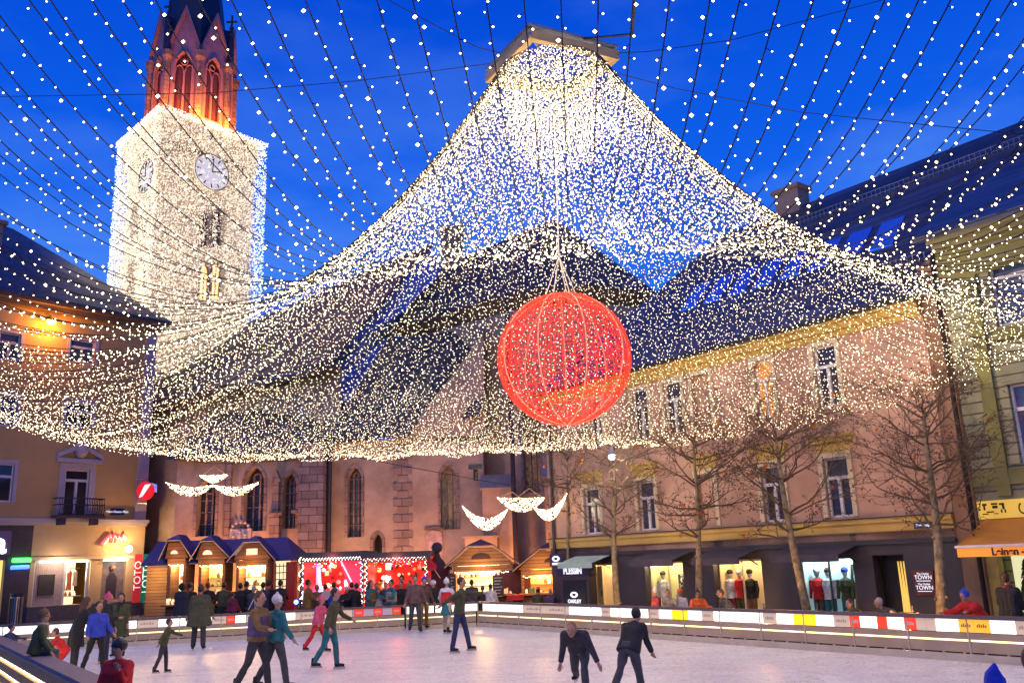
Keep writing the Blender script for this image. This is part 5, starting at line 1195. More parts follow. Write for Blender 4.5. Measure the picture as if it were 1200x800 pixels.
# ivy-like orange bush on the church corner
rr = random.Random(4); m = MB(); c = onY(655, 625, 40)
for k in range(900):
    a = rr.uniform(-.45, .45); z = rr.uniform(-1.9, 1.9); q = Vector((c.x+a*(1-.15*abs(z)), 40+rr.uniform(-.35, .35), c.z+z)); s = rr.uniform(.04, .09); b_ = rr.uniform(0, 3); m.add([q+Vector((math.cos(b_)*s, rr.uniform(-.03, .03), math.sin(b_)*s)), q+Vector((-math.sin(b_)*s, .02, math.cos(b_)*s)), q-Vector((math.cos(b_)*s, 0, math.sin(b_)*s)), q+Vector((math.sin(b_)*s, 0, -math.cos(b_)*s))], [(0, 1, 2, 3)])
t = thing('autumn_shrub', 'tall orange-leaved shrub lit from below beside the choir', 'shrub', (c.x, 40, GZ)); m.build('foliage', mat('orange_leaf', (.55, .22, .03), .7, var=.4, scale=6), t)
m = MB(); m.tube([(c.x, 40, GZ), (c.x+.05, 40, 2), (c.x, 40, c.z+1.5)], [.06, .05, .02], 6); m.build('stem', M_twig, t); lamp('shrub_uplight', (c.x, 39.2, 2.6), (1, .4, .06), 60, .1)

# hanging street lamp between the trees
p = onY(717, 537, 27.5); t = thing('hanging_street_lamp', 'small white street lamp hanging above the leftmost bare trees', 'lamp', (p.x, p.y, p.z)); m = MB(); m.tube([p+Vector((0, 0, .35)), p+Vector((0, 0, .1))], [.03, .14], 10); m.build('shade', M_metal, t)
m = MB(); m.ball(p+Vector((0, 0, .05)), .09, 10, 7); m.build('bulb', emit('cold_lamp', (1, .95, .9), 30), t); m = MB(); m.tube([p+Vector((0, 0, .35)), (p+Vector((0, 0, .35))+FR.P(0.2, 0, 6))/2-Vector((0, 0, .1)), FR.P(.2, 0, 6)], .008, 4); m.build('wire', M_wire, t)
lamp('street_lamp_light', p+Vector((.1, .1, -.15)), (1, .85, .62), 150, .1)

# swag lamps: bowl with two wings
def crescent(m, wv, fr, xa, xb, za, zb, sag_lo, sag_up, n, r, rr):
    def lo(q): return za+(zb-za)*q-sag_lo*math.sin(PI*q)**.8
    def upp(q): return za+(zb-za)*q-sag_up*math.sin(PI*q)
    for k in range(n):
        q = rr.random(); f = rr.random(); m.octa(fr.P(xa+(xb-xa)*q, rr.uniform(-.12, .12), lo(q)*(1-f)+upp(q)*f), r*rr.uniform(.6, 1.1))
    for fn in (lo, upp): wv.tube([fr.P(xa+(xb-xa)*i/14, 0, fn(i/14)) for i in range(15)], .012, 4)
def swag(label, Y, bowl, wings, hang, seed, nb):
    fr = Fr((0, Y), (1, 0)); rr = random.Random(seed); c = fr.P(fr.at(*bowl[0])[0], 0, fr.at(*bowl[0])[1])
    t = thing('swag_light', label, 'light decoration', tuple(c), 'winged light decorations before the church')
    m = MB(); wv = MB(); a, za = fr.at(*bowl[0]); b, zb = fr.at(*bowl[1]); crescent(m, wv, fr, a, b, za, zb, bowl[2], 0, nb, .018, rr)
    for (p0, p1, lo, upq) in wings:
        a, za = fr.at(*p0); b, zb = fr.at(*p1); crescent(m, wv, fr, a, b, za, zb, lo, upq, int(nb*1.2), .018, rr)
    for (p0, p1) in hang: wv.tube([fr.P(fr.at(*p0)[0], 0, fr.at(*p0)[1]), fr.P(fr.at(*p1)[0], 0, fr.at(*p1)[1])], .012, 4)
    wv.build('wire_outline', M_edge, t); tag(m.build('bulbs', M_bulb, t), None, None, None, 'stuff')
swag('smaller winged light decoration above the blue-roofed huts', 36.5, ((235, 557), (266, 556), .32), [((195, 565), (250, 568), .52, .12), ((250, 568), (303, 565), .50, .12)], [((251, 546), (236, 557)), ((251, 546), (265, 556)), ((251, 546), (251, 543))], 2, 260)
swag('larger winged light decoration above the brown-roofed huts', 33, ((583, 583), (638, 583), .52), [((542, 593), (595, 596), .82, .38), ((626, 594), (664, 578), .72, .30)], [((600, 576), (584, 583)), ((600, 576), (608, 582)), ((620, 572), (607, 582)), ((620, 572), (636, 583))], 3, 420)
t = thing('cable', 'thin span cable between the ochre house and the choir', 'cable', tuple(LF.P(C1, 0, 9))); m = MB(); m.tube([onY(180, 536, 50), onY(251, 543, 36.5), onY(420, 536, 35), onY(610, 571, 33), onY(662, 560, 31.8)], .012, 4); m.build('wire', M_wire, t)

# ------------------------------------------------------------------ street furniture
def P0(px, py): return gz(px, py, GZ)
p = P0(19, 727); p = onY(20, 700, 49); p.z = GZ
t = thing('litter_bin', 'grey cylindrical litter bin by the dark shopfront', 'litter bin', tuple(p)); m = MB(); m.cyl(tuple(p), .32, 1.45, 14); m.build('bin', M_metal, t); m = MB(); m.cyl((p.x, p.y, GZ+1.45), .35, .2, 14); m.build('lid', M_dark, t)
m = MB()
for k in range(7): a = -2.6+k*.35; m.tube([(p.x+.33*math.cos(a), p.y+.33*math.sin(a), GZ+.1), (p.x+.33*math.cos(a), p.y+.33*math.sin(a), GZ+1.4)], .03, 4)
m.build('slat', M_dark, t)
p = onY(182, 712, 46); p.z = GZ; t = thing('potted_conifer', 'dark conical conifer in a big round pot beside the blue-roofed huts', 'potted tree', tuple(p))
m = MB(); m.tube([(p.x, p.y, GZ+z) for z in (0, .1, .7, .8)], [.35, .42, .55, .58], 16); m.build('pot', mat('dark_pot', (.06, .055, .065), .5), t)
rr = random.Random(9); m = MB()
for k in range(1500):
    z = rr.uniform(0, 1)**1.2; r_ = .62*(1-z)*rr.uniform(.5, 1)+.03; a = rr.uniform(0, 6.28); q = Vector((p.x+r_*math.cos(a), p.y+r_*math.sin(a), GZ+.8+z*2.0)); s = .07; m.add([q, q+Vector((s*math.cos(a), s*math.sin(a), -.05)), q+Vector((0, .03, s))], [(0, 1, 2)])
m.build('foliage', mat('conifer_green', (.02, .035, .015), .8, var=.4, scale=8), t)
m = MB(); m.tube([(p.x, p.y, GZ+.7), (p.x, p.y, GZ+2.5)], [.05, .02], 6); m.build('trunk', M_twig, t)
# bicycle
p = onY(160, 716, 47.5); q = p.copy(); q.z = GZ; bf = Fr((q.x, q.y), (.85, .5)); t = thing('bicycle', 'dark bicycle parked beneath the lottery banners', 'bicycle', tuple(q))
for s_ in (-.52, .52):
    m = MB(); m.tube([bf.P(s_+.33*math.cos(a), 0, GZ+.34+.33*math.sin(a)) for a in [2*PI*k/20 for k in range(21)]], .022, 5, cap=False); w_ = m.build('wheel', M_dark, t)
    m = MB()
    for k in range(8): a = PI*k/8; m.tube([bf.P(s_+.32*math.cos(a), 0, GZ+.34+.32*math.sin(a)), bf.P(s_-.32*math.cos(a), 0, GZ+.34-.32*math.sin(a))], .004, 3)
    m.build('spokes', M_metal, w_)
m = MB()
for A, B in (((-.52, .34), (-.15, .36)), ((-.15, .36), (-.25, .85)), ((-.22, .75), (.38, .8)), ((-.15, .36), (.36, .72)), ((.52, .34), (.36, .95)), ((-.52, .34), (-.23, .75))): m.tube([bf.P(A[0], 0, GZ+A[1]), bf.P(B[0], 0, GZ+B[1])], .02, 6)
m.build('frame', M_dark, t); m = MB(); m.tube([bf.P(.36, -.25, GZ+1.02), bf.P(.36, 0, GZ+.98), bf.P(.36, .25, GZ+1.02)], .018, 6); m.build('handlebar', M_metal, t); m = MB(); m.ball(bf.P(-.26, 0, GZ+.9), .12, 8, 5, sc=(1, .6, .35)); m.build('saddle', M_dark, t)
# A-board
p = P0(267, 728); fr = Fr((p.x, p.y), (1, .1)); t = thing('a_board', 'white A-frame sign with pictures behind the back rink fence', 'sign', tuple(p))
a0 = fr.at(254, 720)[0]; a1 = fr.at(273, 720)[0]; zt = fr.at(262, 710)[1]
m = MB(); m.fb(fr, a0, a1, 0, .04, GZ+.05, zt); m.slab([fr.P(a0, -.02, zt), fr.P(a1, -.02, zt), fr.P(a1, -.5, GZ), fr.P(a0, -.5, GZ)], (0, .02, 0)); m.build('board', M_white, t)
m = MB(); w_ = a1-a0; m.slab([fr.P(a0+.05, .045, GZ+.1), fr.P(a0+w_*.42, .045, GZ+.1), fr.P(a0+w_*.3, .045, zt-.06), fr.P(a0+.05, .045, zt-.06)], fr.n*.005)
for k in range(6): m.fb(fr, a0+w_*(.52+.2*(k % 2)), a0+w_*(.66+.2*(k % 2)), .041, .05, GZ+.12+.16*(k//2), GZ+.24+.16*(k//2), 1+k % 2)
m.build('pictures', [M_dark, mat('garment_0', ccs[0], .8), mat('goods_f', (.1, .25, .08), .6)], t)
p = onY(296, 712, 35.6); t = thing('easel', 'white tripod easel stand among the crowd', 'easel', (p.x, p.y, GZ)); m = MB(); tp_ = onY(298, 700, 35.6)
for px, py in ((291, 714), (303, 716)): q = onY(px, py, 35.3); m.tube([tp_, q], .018, 5)
m.tube([tp_, (tp_.x, 36.2, GZ)], .018, 5); m.build('legs', M_white, t)
# crowd barrier
p = P0(395, 722); fr = Fr((p.x, p.y), (1, -.05)); a0, a1 = fr.at(386, 710)[0], fr.at(407, 710)[0]; zt = fr.at(396, 706)[1]
t = thing('crowd_barrier', 'grey steel crowd barrier behind the rink fence near the red booth', 'barrier', tuple(p)); m = MB(); m.tube([fr.P(a0, 0, GZ), fr.P(a0, 0, zt-.1), fr.P(a0+.1, 0, zt), fr.P(a1-.1, 0, zt), fr.P(a1, 0, zt-.1), fr.P(a1, 0, GZ)], .03, 6); m.build('rail', M_metal, t); m = MB()
for k in range(1, 13): x = a0+(a1-a0)*k/13; m.tube([fr.P(x, 0, GZ+.15), fr.P(x, 0, zt)], .012, 4)
m.tube([fr.P(a0, 0, GZ+.15), fr.P(a1, 0, GZ+.15)], .02, 5); m.build('bars', M_metal, t)
fr = Fr((0, 35.4), (1, 0)); a0, z0 = fr.at(372, 703); a1, z1 = fr.at(388, 692)
t = thing('tilted_board', 'pale tilted display board on a stand in front of the red booth', 'display board', (a0, 35.4, GZ)); m = MB(); m.slab([fr.P(a0, .2, z0), fr.P(a1-.1, .2, z0), fr.P(a1+.05, -.3, z1), fr.P(a0+.2, -.3, z1)], (0, 0, .03)); m.build('panel', mat('beige_panel', (.5, .36, .28), .6), t); m = MB(); m.tube([fr.P(a0+.3, 0, z0), fr.P(a0+.3, 0, GZ)], .03, 5); m.tube([fr.P(a1-.2, 0, z0), fr.P(a1-.2, 0, GZ)], .03, 5); m.build('leg', M_dark, t)
# light chain twisted round a post
fr = Fr((0, 36.8), (1, 0)); a0, z0 = fr.at(352, 713); z1 = fr.at(352, 660)[1]; t = thing('lit_pole', 'pole wound with a white rope light left of the red booths', 'pole', (a0, 36.8, GZ)); m = MB(); m.tube([(a0, 36.8, GZ), (a0, 36.8, z1+.3)], .04, 6); m.build('pole', M_dark, t)
m = MB(); m.tube([(a0+.09*math.cos(k*.5), 36.8+.09*math.sin(k*.5), GZ+.25+(z1-GZ)*k/60) for k in range(61)], .016, 4); m.build('rope_light', emit('rope_light', (1, .8, .4), 5), t)
t = thing('blue_spotlight', 'small blue stage light on the ground beside the red booth', 'lamp', (onY(347, 705, 36.6))); p = onY(347, 705, 36.6); m = MB(); m.ball(p, .09, 8, 6); m.build('lens', emit('blue_lens', (.05, .15, 1), 12), t); m = MB(); m.box(p.x-.12, p.x+.12, p.y+.08, p.y+.3, p.z-.12, p.z+.12); m.tube([(p.x, p.y+.2, p.z), (p.x, p.y+.2, GZ)], .02, 5); m.build('housing', M_dark, t)
# cafe tables and benches behind the right rink fence
for i, (s_, lb) in enumerate(((8.0, 'grey bench behind the fence below the cool-lit sports window'), (10.4, 'grey bench behind the fence beside the thick tree trunk'))):
    t = thing('bench', lb, 'bench', tuple(FR.P(s_, 3.0, GZ))); m = MB(); m.fb(FR, s_-.9, s_+.9, 2.8, 3.2, .46, .51); m.build('seat', M_cap, t); m = MB(); m.fb(FR, s_-.9, s_+.9, 2.74, 2.79, .6, .8); m.build('backrest', M_cap, t)
    for x in (-.8, .75): m = MB(); m.fb(FR, s_+x, s_+x+.05, 2.76, 3.15, GZ, .459); m.fb(FR, s_+x, s_+x+.05, 2.795, 2.83, .511, .95); m.build('leg', M_dark, t)

# ------------------------------------------------------------------ people
BAKE = []
def cloth(name, c, var=.35, sc=9): return mat('cloth_'+name, c, .8, var=var, scale=sc, bump=1.0, bscale=11)
CL = {'black': (.012, .012, .014), 'dark': (.03, .028, .035), 'navy': (.02, .03, .09), 'olive': (.055, .055, .025), 'green': (.05, .06, .02), 'blue': (.03, .06, .45), 'red': (.55, .015, .015), 'pink': (.55, .07, .16), 'jean': (.02, .03, .08), 'grey': (.05, .05, .055), 'tan': (.16, .09, .035), 'mustard': (.2, .1, .015), 'teal': (.015, .13, .15), 'white': (.6, .58, .6), 'brown': (.08, .045, .03), 'purple': (.08, .045, .12), 'orange': (.8, .12, .02), 'beige': (.4, .32, .22), 'maroon': (.2, .02, .04), 'plaid': (.11, .06, .06)}
def cm(k): return cloth(k, CL[k])
M_hair = {'dark': mat('dark_hair', (.02, .012, .008), .6, var=.4, scale=30), 'brown': mat('brown_hair', (.09, .04, .018), .6, var=.4, scale=30), 'blond': mat('blond_hair', (.30, .12, .03), .6, var=.3, scale=30), 'grey': mat('grey_hair', (.35, .33, .3), .6)}
PN = [0]
def dirv(f, s): f = math.radians(f); s = math.radians(s); return Vector((math.sin(s), math.sin(f)*math.cos(s), -math.cos(f)*math.cos(s)))
def person(label, pos, H, face, top='black', legs='dark', head=('hair', 'dark'), arms=((8, 8, 12), (8, 8, 12)), legp=((2, 3, 2), (-2, 3, 2)), lean=3, bulk=1.0, coat=0.0, shoes='shoe', lod=1, vest=None, scarf=None, group=None, seat=None, neck=0, twist=0, skirt=None, mitt=None, extra=None, stripe=None):
    """face: world angle the person looks along; arms (forward, out, elbow), legs (forward, out, knee)"""
    sc_ = H/1.76; th = math.radians(face)-PI/2; Rz = Matrix.Rotation(th, 4, 'Z')
    hip = Vector((0, 0, .92)); L_ = math.radians(lean); tdir = Vector((0, math.sin(L_), math.cos(L_)))
    neckb = hip+tdir*.52; nl = math.radians(lean*.6+neck); hd = neckb+Vector((0, math.sin(nl), math.cos(nl)))*.165
    J = {}; low = 9
    for i, sgn in enumerate((-1, 1)):
        f, s, kn = legp[i]; h = hip+Vector((sgn*.095, 0, -.02)); k = h+dirv(f, 0)*.43+Vector((sgn*math.sin(math.radians(s))*.43, 0, 0)); a = k+dirv(f-kn, 0)*.42+Vector((sgn*math.sin(math.radians(s))*.42, 0, 0)); toe = a+Vector((sgn*.04, .17, -.045))
        if kn > 60 and f < 20: toe = a+Vector((0, .05, -.17))
        J['h%d' % i], J['k%d' % i], J['a%d' % i], J['t%d' % i] = h, k, a, toe; low = min(low, a.z-.085)
        f, s, el = arms[i]; sh = hip+tdir*.45+Vector((sgn*.185, 0, 0)); e = sh+dirv(f, sgn*s)*.29; wv_ = e+dirv(f+el, sgn*(s*.5 if el > 40 else s))*.25; hv = (wv_-e).normalized()
        J['s%d' % i], J['e%d' % i], J['w%d' % i], J['hv%d' % i] = sh, e, wv_, hv
    dz = -low if seat is None else seat/sc_-.92+.09
    bz = .05 if shoes == 'skate' else 0
    base = Vector(pos)
    T = Matrix.Translation(base+Vector((0, 0, bz))) @ Rz @ Matrix.Diagonal((sc_, sc_, sc_, 1)) @ Matrix.Translation((0, 0, dz))
    def X_(mb): mb.v = [tuple(T @ Vector(v)) for v in mb.v]; return mb
    vox = .017*lod*sc_ if lod > 1 else .016*sc_
    def mk(mb, name, m_, parent, app=None):
        o = X_(mb).build(name, m_, parent, smooth=True)
        md = o.modifiers.new('r', 'REMESH'); md.mode = 'VOXEL'; md.voxel_size = vox; md.use_smooth_shade = True
        BAKE.append((o, X_(app) if app else None)); return o
    # body: one continuous skin surface with the head, neck, limbs and hands
    m = MB(); m.tube([hip-Vector((0, 0, .08)), hip+tdir*.2, hip+tdir*.42, neckb], [.08, .075, .085, .055], 8); m.tube([J['s0'], J['s1']], .045, 8)
    m.tube([neckb-tdir*.03, hd], .052, 8); m.ball(hd+Vector((0, .012, .035)), .1, 14, 10, sc=(.8, .95, 1.18)); m.ball(hd+Vector((0, .035, -.04)), .062, 10, 8, sc=(.85, .95, .9))
    ap = MB(); ap.ball(hd+Vector((0, .115, .012)), .016, 6, 5, sc=(.8, 1.1, 1.5))
    for sgn in (-1, 1): ap.ball(hd+Vector((sgn*.083, .005, .02)), .024, 6, 5, sc=(.45, .8, 1.25))
    for i, sgn in enumerate((-1, 1)):
        m.tube([J['s%d' % i], J['e%d' % i], J['w%d' % i]], [.045, .036, .027], 7); m.tube([J['h%d' % i], J['k%d' % i], J['a%d' % i]], [.065, .05, .035], 7)
        w_, hv = J['w%d' % i], J['hv%d' % i]; sd = hv.cross(Vector((0, 0, 1)) if abs(hv.z) < .9 else Vector((0, 1, 0))).normalized(); nn = hv.cross(sd)
        m.tube([w_-hv*.02, w_+hv*.04, w_+hv*.09], [.027, .036, .034], 7)
        for fi, (o_, ln) in enumerate(((-.03, .06), (-.011, .075), (.009, .07), (.028, .052))):
            r0 = w_+hv*.08+sd*o_; ap.tube([r0, r0+hv*ln*.55-nn*.006*sgn, r0+hv*ln*.9-nn*.022*sgn], [.0095, .0088, .007], 5)
        r0 = w_+hv*.03-sd*.032; ap.tube([r0, r0-sd*.022+hv*.025, r0-sd*.024+hv*.055], [.011, .01, .008], 5)
    body = MB(); body.v, body.f, body.m = m.v, m.f, m.m
    b = mk(body, 'person', M_skin, None, ap); tag(b, label, 'person', group)
    # trousers
    bk = 1+(bulk-1)*.4; m = MB(); m.tube([J['h0']+Vector((.0, 0, .06)), J['h1']+Vector((0, 0, .06))], .125*bk, 8)
    for i in (0, 1): m.tube([J['h%d' % i]+Vector((0, 0, .02)), J['h%d' % i].lerp(J['k%d' % i], .5), J['k%d' % i], J['k%d' % i].lerp(J['a%d' % i], .4), J['a%d' % i]-Vector((0, 0, .01))], [.1*bk, .092*bk, .07*bk, .07*bk, .06*bk], 9)
    mk(m, 'trousers', cm(legs), b)
    # jacket
    m = MB()
    for sx_ in (-.085, 0, .085):
        off = Vector((sx_*bulk, 0, 0)); m.tube([hip+off-tdir*.06, hip+off+tdir*.02, hip+off*.9+tdir*.2, hip+off+tdir*.37, hip+off*.8+tdir*.48], [.125*bulk, .122*bulk, .112*bulk, .122*bulk, .075*bulk], 10)
        if coat: m.tube([hip+off+tdir*.05, hip+off*1.15-Vector((0, 0, coat*.6)), hip+off*1.35-Vector((0, 0, .08+coat*1.15))], [.12*bulk, .135*bulk, .15*bulk], 10)
    m.tube([J['s0']-tdir*.01, neckb-tdir*.045, J['s1']-tdir*.01], [.078*bulk, .085*bulk, .078*bulk], 9)
    m.tube([neckb-tdir*.08, neckb+tdir*.045], [.095, .072], 8)
    for i in (0, 1): m.tube([J['s%d' % i], J['s%d' % i].lerp(J['e%d' % i], .5), J['e%d' % i], J['e%d' % i].lerp(J['w%d' % i], .92)], [.077*bulk, .064*bulk, .057*bulk, .045*bulk], 9); m.ball(J['s%d' % i], .079*bulk, 8, 6)
    j = mk(m, 'jacket', cm(top), b)
    if vest:
        m = MB()
        for sx_ in (-.085, 0, .085): off = Vector((sx_*bulk, 0.0, 0)); m.tube([hip+off+tdir*.03, hip+off*.9+tdir*.22, hip+off+tdir*.40], [.137*bulk, .13*bulk, .133*bulk], 10)
        mk(m, 'vest', cm(vest), b)
    if stripe:
        m = MB(); 
        for i in (0, 1):
            p_ = J['s%d' % i].lerp(J['e%d' % i], .35); m.ball(p_, .078*bulk, 8, 6, sc=(.9, .9, .55))
        m.tube([hip+tdir*.28+Vector((-.13, .07, 0)), hip+tdir*.3+Vector((.13, .07, 0))], .05*bulk, 8); mk(m, 'stripe', cm(stripe), b)
    if skirt:
        m = MB(); m.tube([hip+tdir*.05, hip-Vector((0, 0, .2)), hip-Vector((0, 0, .36))], [.13, .19, .23], 12); mk(m, 'skirt', cm(skirt), b)
    if scarf: m = MB(); m.tube([neckb+Vector((.08*math.cos(a), .075*math.sin(a)+.01, .03)) for a in [2*PI*k/10 for k in range(11)]], .042, 6); m.tube([neckb+Vector((.03, .09, .01)), neckb+Vector((.05, .13, -.2))], .035, 6); mk(m, 'scarf', cm(scarf), b)
    kind, col = head[0], head[1]; m = MB(); hc = hd+Vector((0, -.008, .05))
    if kind == 'hair': m.ball(hc+Vector((0, -.015, .012)), .108, 12, 9, sc=(.86, .98, 1.1)); mname, mm = 'hair', M_hair[col]; m.v = [v for v in m.v]
    if kind == 'long': m.ball(hc+Vector((0, -.018, .012)), .112, 12, 9, sc=(.9, 1.0, 1.1)); m.tube([hc+Vector((0, -.06, 0)), hc+Vector((0, -.10, -.15)), hc+Vector((0, -.11, -.38))], [.09, .095, .06], 8); mname, mm = 'hair', M_hair[col]
    if kind == 'hat': m.ball(hc+Vector((0, -.01, .03)), .113, 12, 9, sc=(.9, 1.0, .95)); m.ball(hc+Vector((0, -.01, .15)), .035, 7, 5); mname, mm = 'hat', cm(col)
    if kind == 'peak': m.tube([hc+Vector((0, -.01, -.01)), hc+Vector((0, -.01, .05)), hc+Vector((0, -.02, .11)), hc+Vector((0.02, -.03, .17)), hc+Vector((.04, -.04, .23))], [.118, .115, .09, .05, .015], 12); mname, mm = 'hat', cm(col)
    if kind == 'helmet': m.ball(hc+Vector((0, -.005, .025)), .128, 12, 9, sc=(.92, 1.08, .95)); mname, mm = 'helmet', mat('helmet_'+col, CL[col], .3)
    if kind == 'hood': m.ball(hc+Vector((0, -.03, .0)), .135, 12, 9, sc=(1, .95, 1.1)); mname, mm = 'hood', cm(col)
    # keep the face free: cut the cap in front below the brow by pulling it back
    cut = hd.z+.045
    nv = []
    for v in m.v:
        v = Vector(v)
        if kind not in ('peak',) and v.y > hd.y+.035 and v.z < cut: v.y = hd.y+.035
        nv.append(tuple(v))
    m.v = nv
    ho = mk(m, mname, mm, b)
    if kind == 'hat':
        m = MB(); m.tube([hc+Vector((0, 0, -.035)), hc+Vector((0, 0, .0))], .108, 12); mk(m, 'brim', cm(col), ho)
    if kind == 'hat' and len(head) > 2: 
        m = MB(); m.tube([hd+Vector((0, -.07, .0)), hd+Vector((0, -.11, -.2))], [.08, .06], 8); mk(m, 'hair', M_hair[head[2]], b)
    if lod < 2:
        for sgn in (-1, 1): m = MB(); m.ball(hd+Vector((sgn*.032, .1, .035)), .012, 7, 5, sc=(1.2, .6, .8)); X_(m).build('eye', M_dark, b)
        m = MB(); m.ball(hd+Vector((0, .098, -.045)), .022, 7, 5, sc=(1.1, .4, .35)); X_(m).build('mouth', mat('lips', (.3, .07, .06), .5), b)
    for i in (0, 1):
        a, tt = J['a%d' % i], J['t%d' % i]; m = MB(); fdir = (tt-a).normalized()
        m.tube([a+Vector((0, -.0, .1 if shoes == 'skate' else .03)), a+Vector((0, -.01, -.03))], [.052, .055], 8); m.tube([a+Vector((0, -.05, -.045)), a.lerp(tt, .5)-Vector((0, 0, .02)), tt-Vector((0, 0, .005))], [.042, .042, .034], 8)
        so = mk(m, 'skate_boot' if shoes == 'skate' else 'shoe', cm('white' if shoes == 'wskate' else ('beige' if shoes == 'beige' else 'black')), b)
        if shoes == 'skate': m = MB(); m.box(a.x-.004, a.x+.004, a.y-.08, tt.y+.03, a.z-.125, a.z-.075); X_(m).build('blade', M_metal, so)
    return b
def tocam(p, d=0): return math.degrees(math.atan2(-p[1], -p[0]))+d
def G(px, py, z=0.0): return gz(px, py, z)
def GY(px, Y, z=GZ): p = onY(px, 700, Y); return Vector((p.x, Y, z))
def Hat_(px, py, Y, z): return onY(px, py, Y).z-z
# --- skaters on the ice
p = G(121, 777); person('woman in pink hat and dark coat standing at the left end of the ice', p, 1.72, tocam(p, 75), 'black', 'jean', ('hat', 'pink', 'brown'), arms=((8, 10, 15), (25, 8, 70)), shoes='beige', scarf='dark', coat=.05, bulk=1.08)
p = G(138, 768); person('woman in long olive coat with dark hair facing the camera beside the pink hat', p, 1.68, tocam(p, -12), 'green', 'black', ('long', 'dark'), arms=((10, 8, 20), (10, 8, 20)), coat=.30, scarf='black', bulk=1.1)
p = G(110, 789); person('child in shiny blue quilted jacket skating on the left', p, 1.55, tocam(p, 25), 'blue', 'black', ('hair', 'dark'), arms=((20, 14, 25), (8, 16, 25)), legp=((12, 6, 10), (-14, 6, 12)), shoes='skate', bulk=1.15, stripe='purple')
p = G(86, 787); person('woman with long dark hair and black coat leaning over the child in red', p, 1.72, tocam(p, 110), 'black', 'dark', ('long', 'brown'), arms=((40, 6, 20), (40, 6, 25)), lean=16, coat=.25, bulk=1.12, neck=15)
p = G(74, 797); person('small child in red and white jacket crouching with arm stretched to the fence', p, 1.2, tocam(p, -80), 'red', 'red', ('hair', 'brown'), arms=((60, 30, 5), (50, 20, 30)), legp=((40, 8, 65), (35, 8, 60)), lean=35, shoes='skate', bulk=1.2, stripe='white')
b0 = FF.P(2.0, -cw*.5, .92); b0 = gz(40, 768, .92)
person('boy in dark green jacket with fur hood sitting on the near fence cap', Vector((b0.x, b0.y, 0)), 1.45, 28, 'green', 'grey', ('hat', 'tan'), arms=((20, 10, 20), (15, 14, 20)), legp=((85, 6, 85), (85, 6, 85)), seat=.92, lean=12, bulk=1.2, scarf='beige')
p = GY(0, 22.6, 0); p = gz(4, 747, .92); person('person in navy jacket cut off by the left edge, hand on the near fence', Vector((p.x-.25, p.y+.5, 0)), 1.2, 0, 'navy', 'dark', ('hat', 'navy'), arms=((60, 10, 30), (60, 10, 30)), lean=20, bulk=1.1)
Y = 11.4; p = GY(146, Y, 0); person('child in red jacket and dark helmet holding hand to mouth at the bottom left', p, Hat_(146, 754, Y, .0)-.02, tocam(p, -40), 'red', 'black', ('helmet', 'black'), arms=((40, 12, 105), (15, 14, 30)), shoes='skate', bulk=1.22, stripe='white', lod=1, lean=5)
p = G(190, 790); person('small child in dark green top skating alone near the left fence', p, 1.15, tocam(p, 80), 'green', 'dark', ('hair', 'dark'), arms=((60, 20, 10), (-30, 30, 10)), legp=((10, 4, 8), (-12, 4, 10)), shoes='skate', lean=14)
p = G(232, 762); person('man in bulky dark olive coat skating away with his back to the camera', p, 1.78, tocam(p, 172), 'olive', 'dark', ('hair', 'dark'), arms=((5, 18, 15), (5, 18, 15)), legp=((6, 4, 4), (-6, 4, 8)), shoes='skate', coat=.22, bulk=1.42, lod=1.3)
Y = 17.6; p = GY(303, Y, 0); person('skater in tan jacket and purple waist shirt, left of the blurred pair', p, Hat_(300, 694, Y, .05), tocam(p, 60), 'tan', 'dark', ('hair', 'brown'), arms=((20, 20, 30), (30, 14, 50)), legp=((16, 5, 10), (-14, 5, 16)), shoes='skate', bulk=1.15, vest='purple')
Y = 17.9; p = GY(324, Y, 0); person('skater in teal jacket and white hat, right of the blurred pair', p, Hat_(322, 698, Y, .05), tocam(p, 120), 'teal', 'grey', ('hat', 'white'), arms=((30, 18, 40), (10, 20, 20)), legp=((-14, 5, 16), (16, 5, 8)), shoes='skate', bulk=1.12)
p = G(372, 765); person('child in pink jacket and red trousers skating in front of the red booth', p, 1.42, tocam(p, 60), 'pink', 'red', ('hat', 'pink'), arms=((40, 20, 20), (10, 25, 20)), legp=((22, 5, 14), (-20, 5, 16)), shoes='skate', bulk=1.2, lean=12)
p = G(386, 785); person('skater in dark olive jacket and teal trousers passing the child in pink', p, 1.70, tocam(p, 75), 'olive', 'teal', ('hair', 'dark'), arms=((30, 20, 30), (-10, 22, 25)), legp=((14, 4, 10), (-14, 4, 18)), shoes='skate', lean=12)
p = G(487, 741); person('skater in brown plaid jacket gliding towards the camera', p, 1.78, tocam(p, 4), 'plaid', 'grey', ('hair', 'dark'), arms=((6, 20, 10), (6, 18, 10)), legp=((8, 3, 6), (-8, 5, 14)), shoes='skate', bulk=1.12, stripe='brown')
p = G(497, 737.5); person('skater in mustard trousers half hidden behind the plaid jacket', p, 1.70, tocam(p, 20), 'brown', 'mustard', ('hat', 'blue'), arms=((6, 18, 12), (6, 18, 12)), legp=((-10, 5, 10), (16, 6, 6)), shoes='skate', lod=1.4)
p = G(524, 742.5); person('woman in white and red top with teal skirt skating at the back of the rink', p, 1.66, tocam(p, 150), 'white', 'beige', ('hat', 'white'), arms=((10, 30, 50), (30, 20, 60)), legp=((14, 5, 10), (-10, 5, 10)), shoes='skate', vest='red', skirt='teal', lod=1.3)
p = G(539, 764); person('skater in grey-brown jacket and blue jeans gliding with arms stretched out', p, 1.78, tocam(p, 70), 'olive', 'navy', ('hair', 'dark'), arms=((85, 10, 5), (-60, 10, 5)), legp=((16, 6, 6), (-8, 6, 2)), shoes='skate', lean=8)
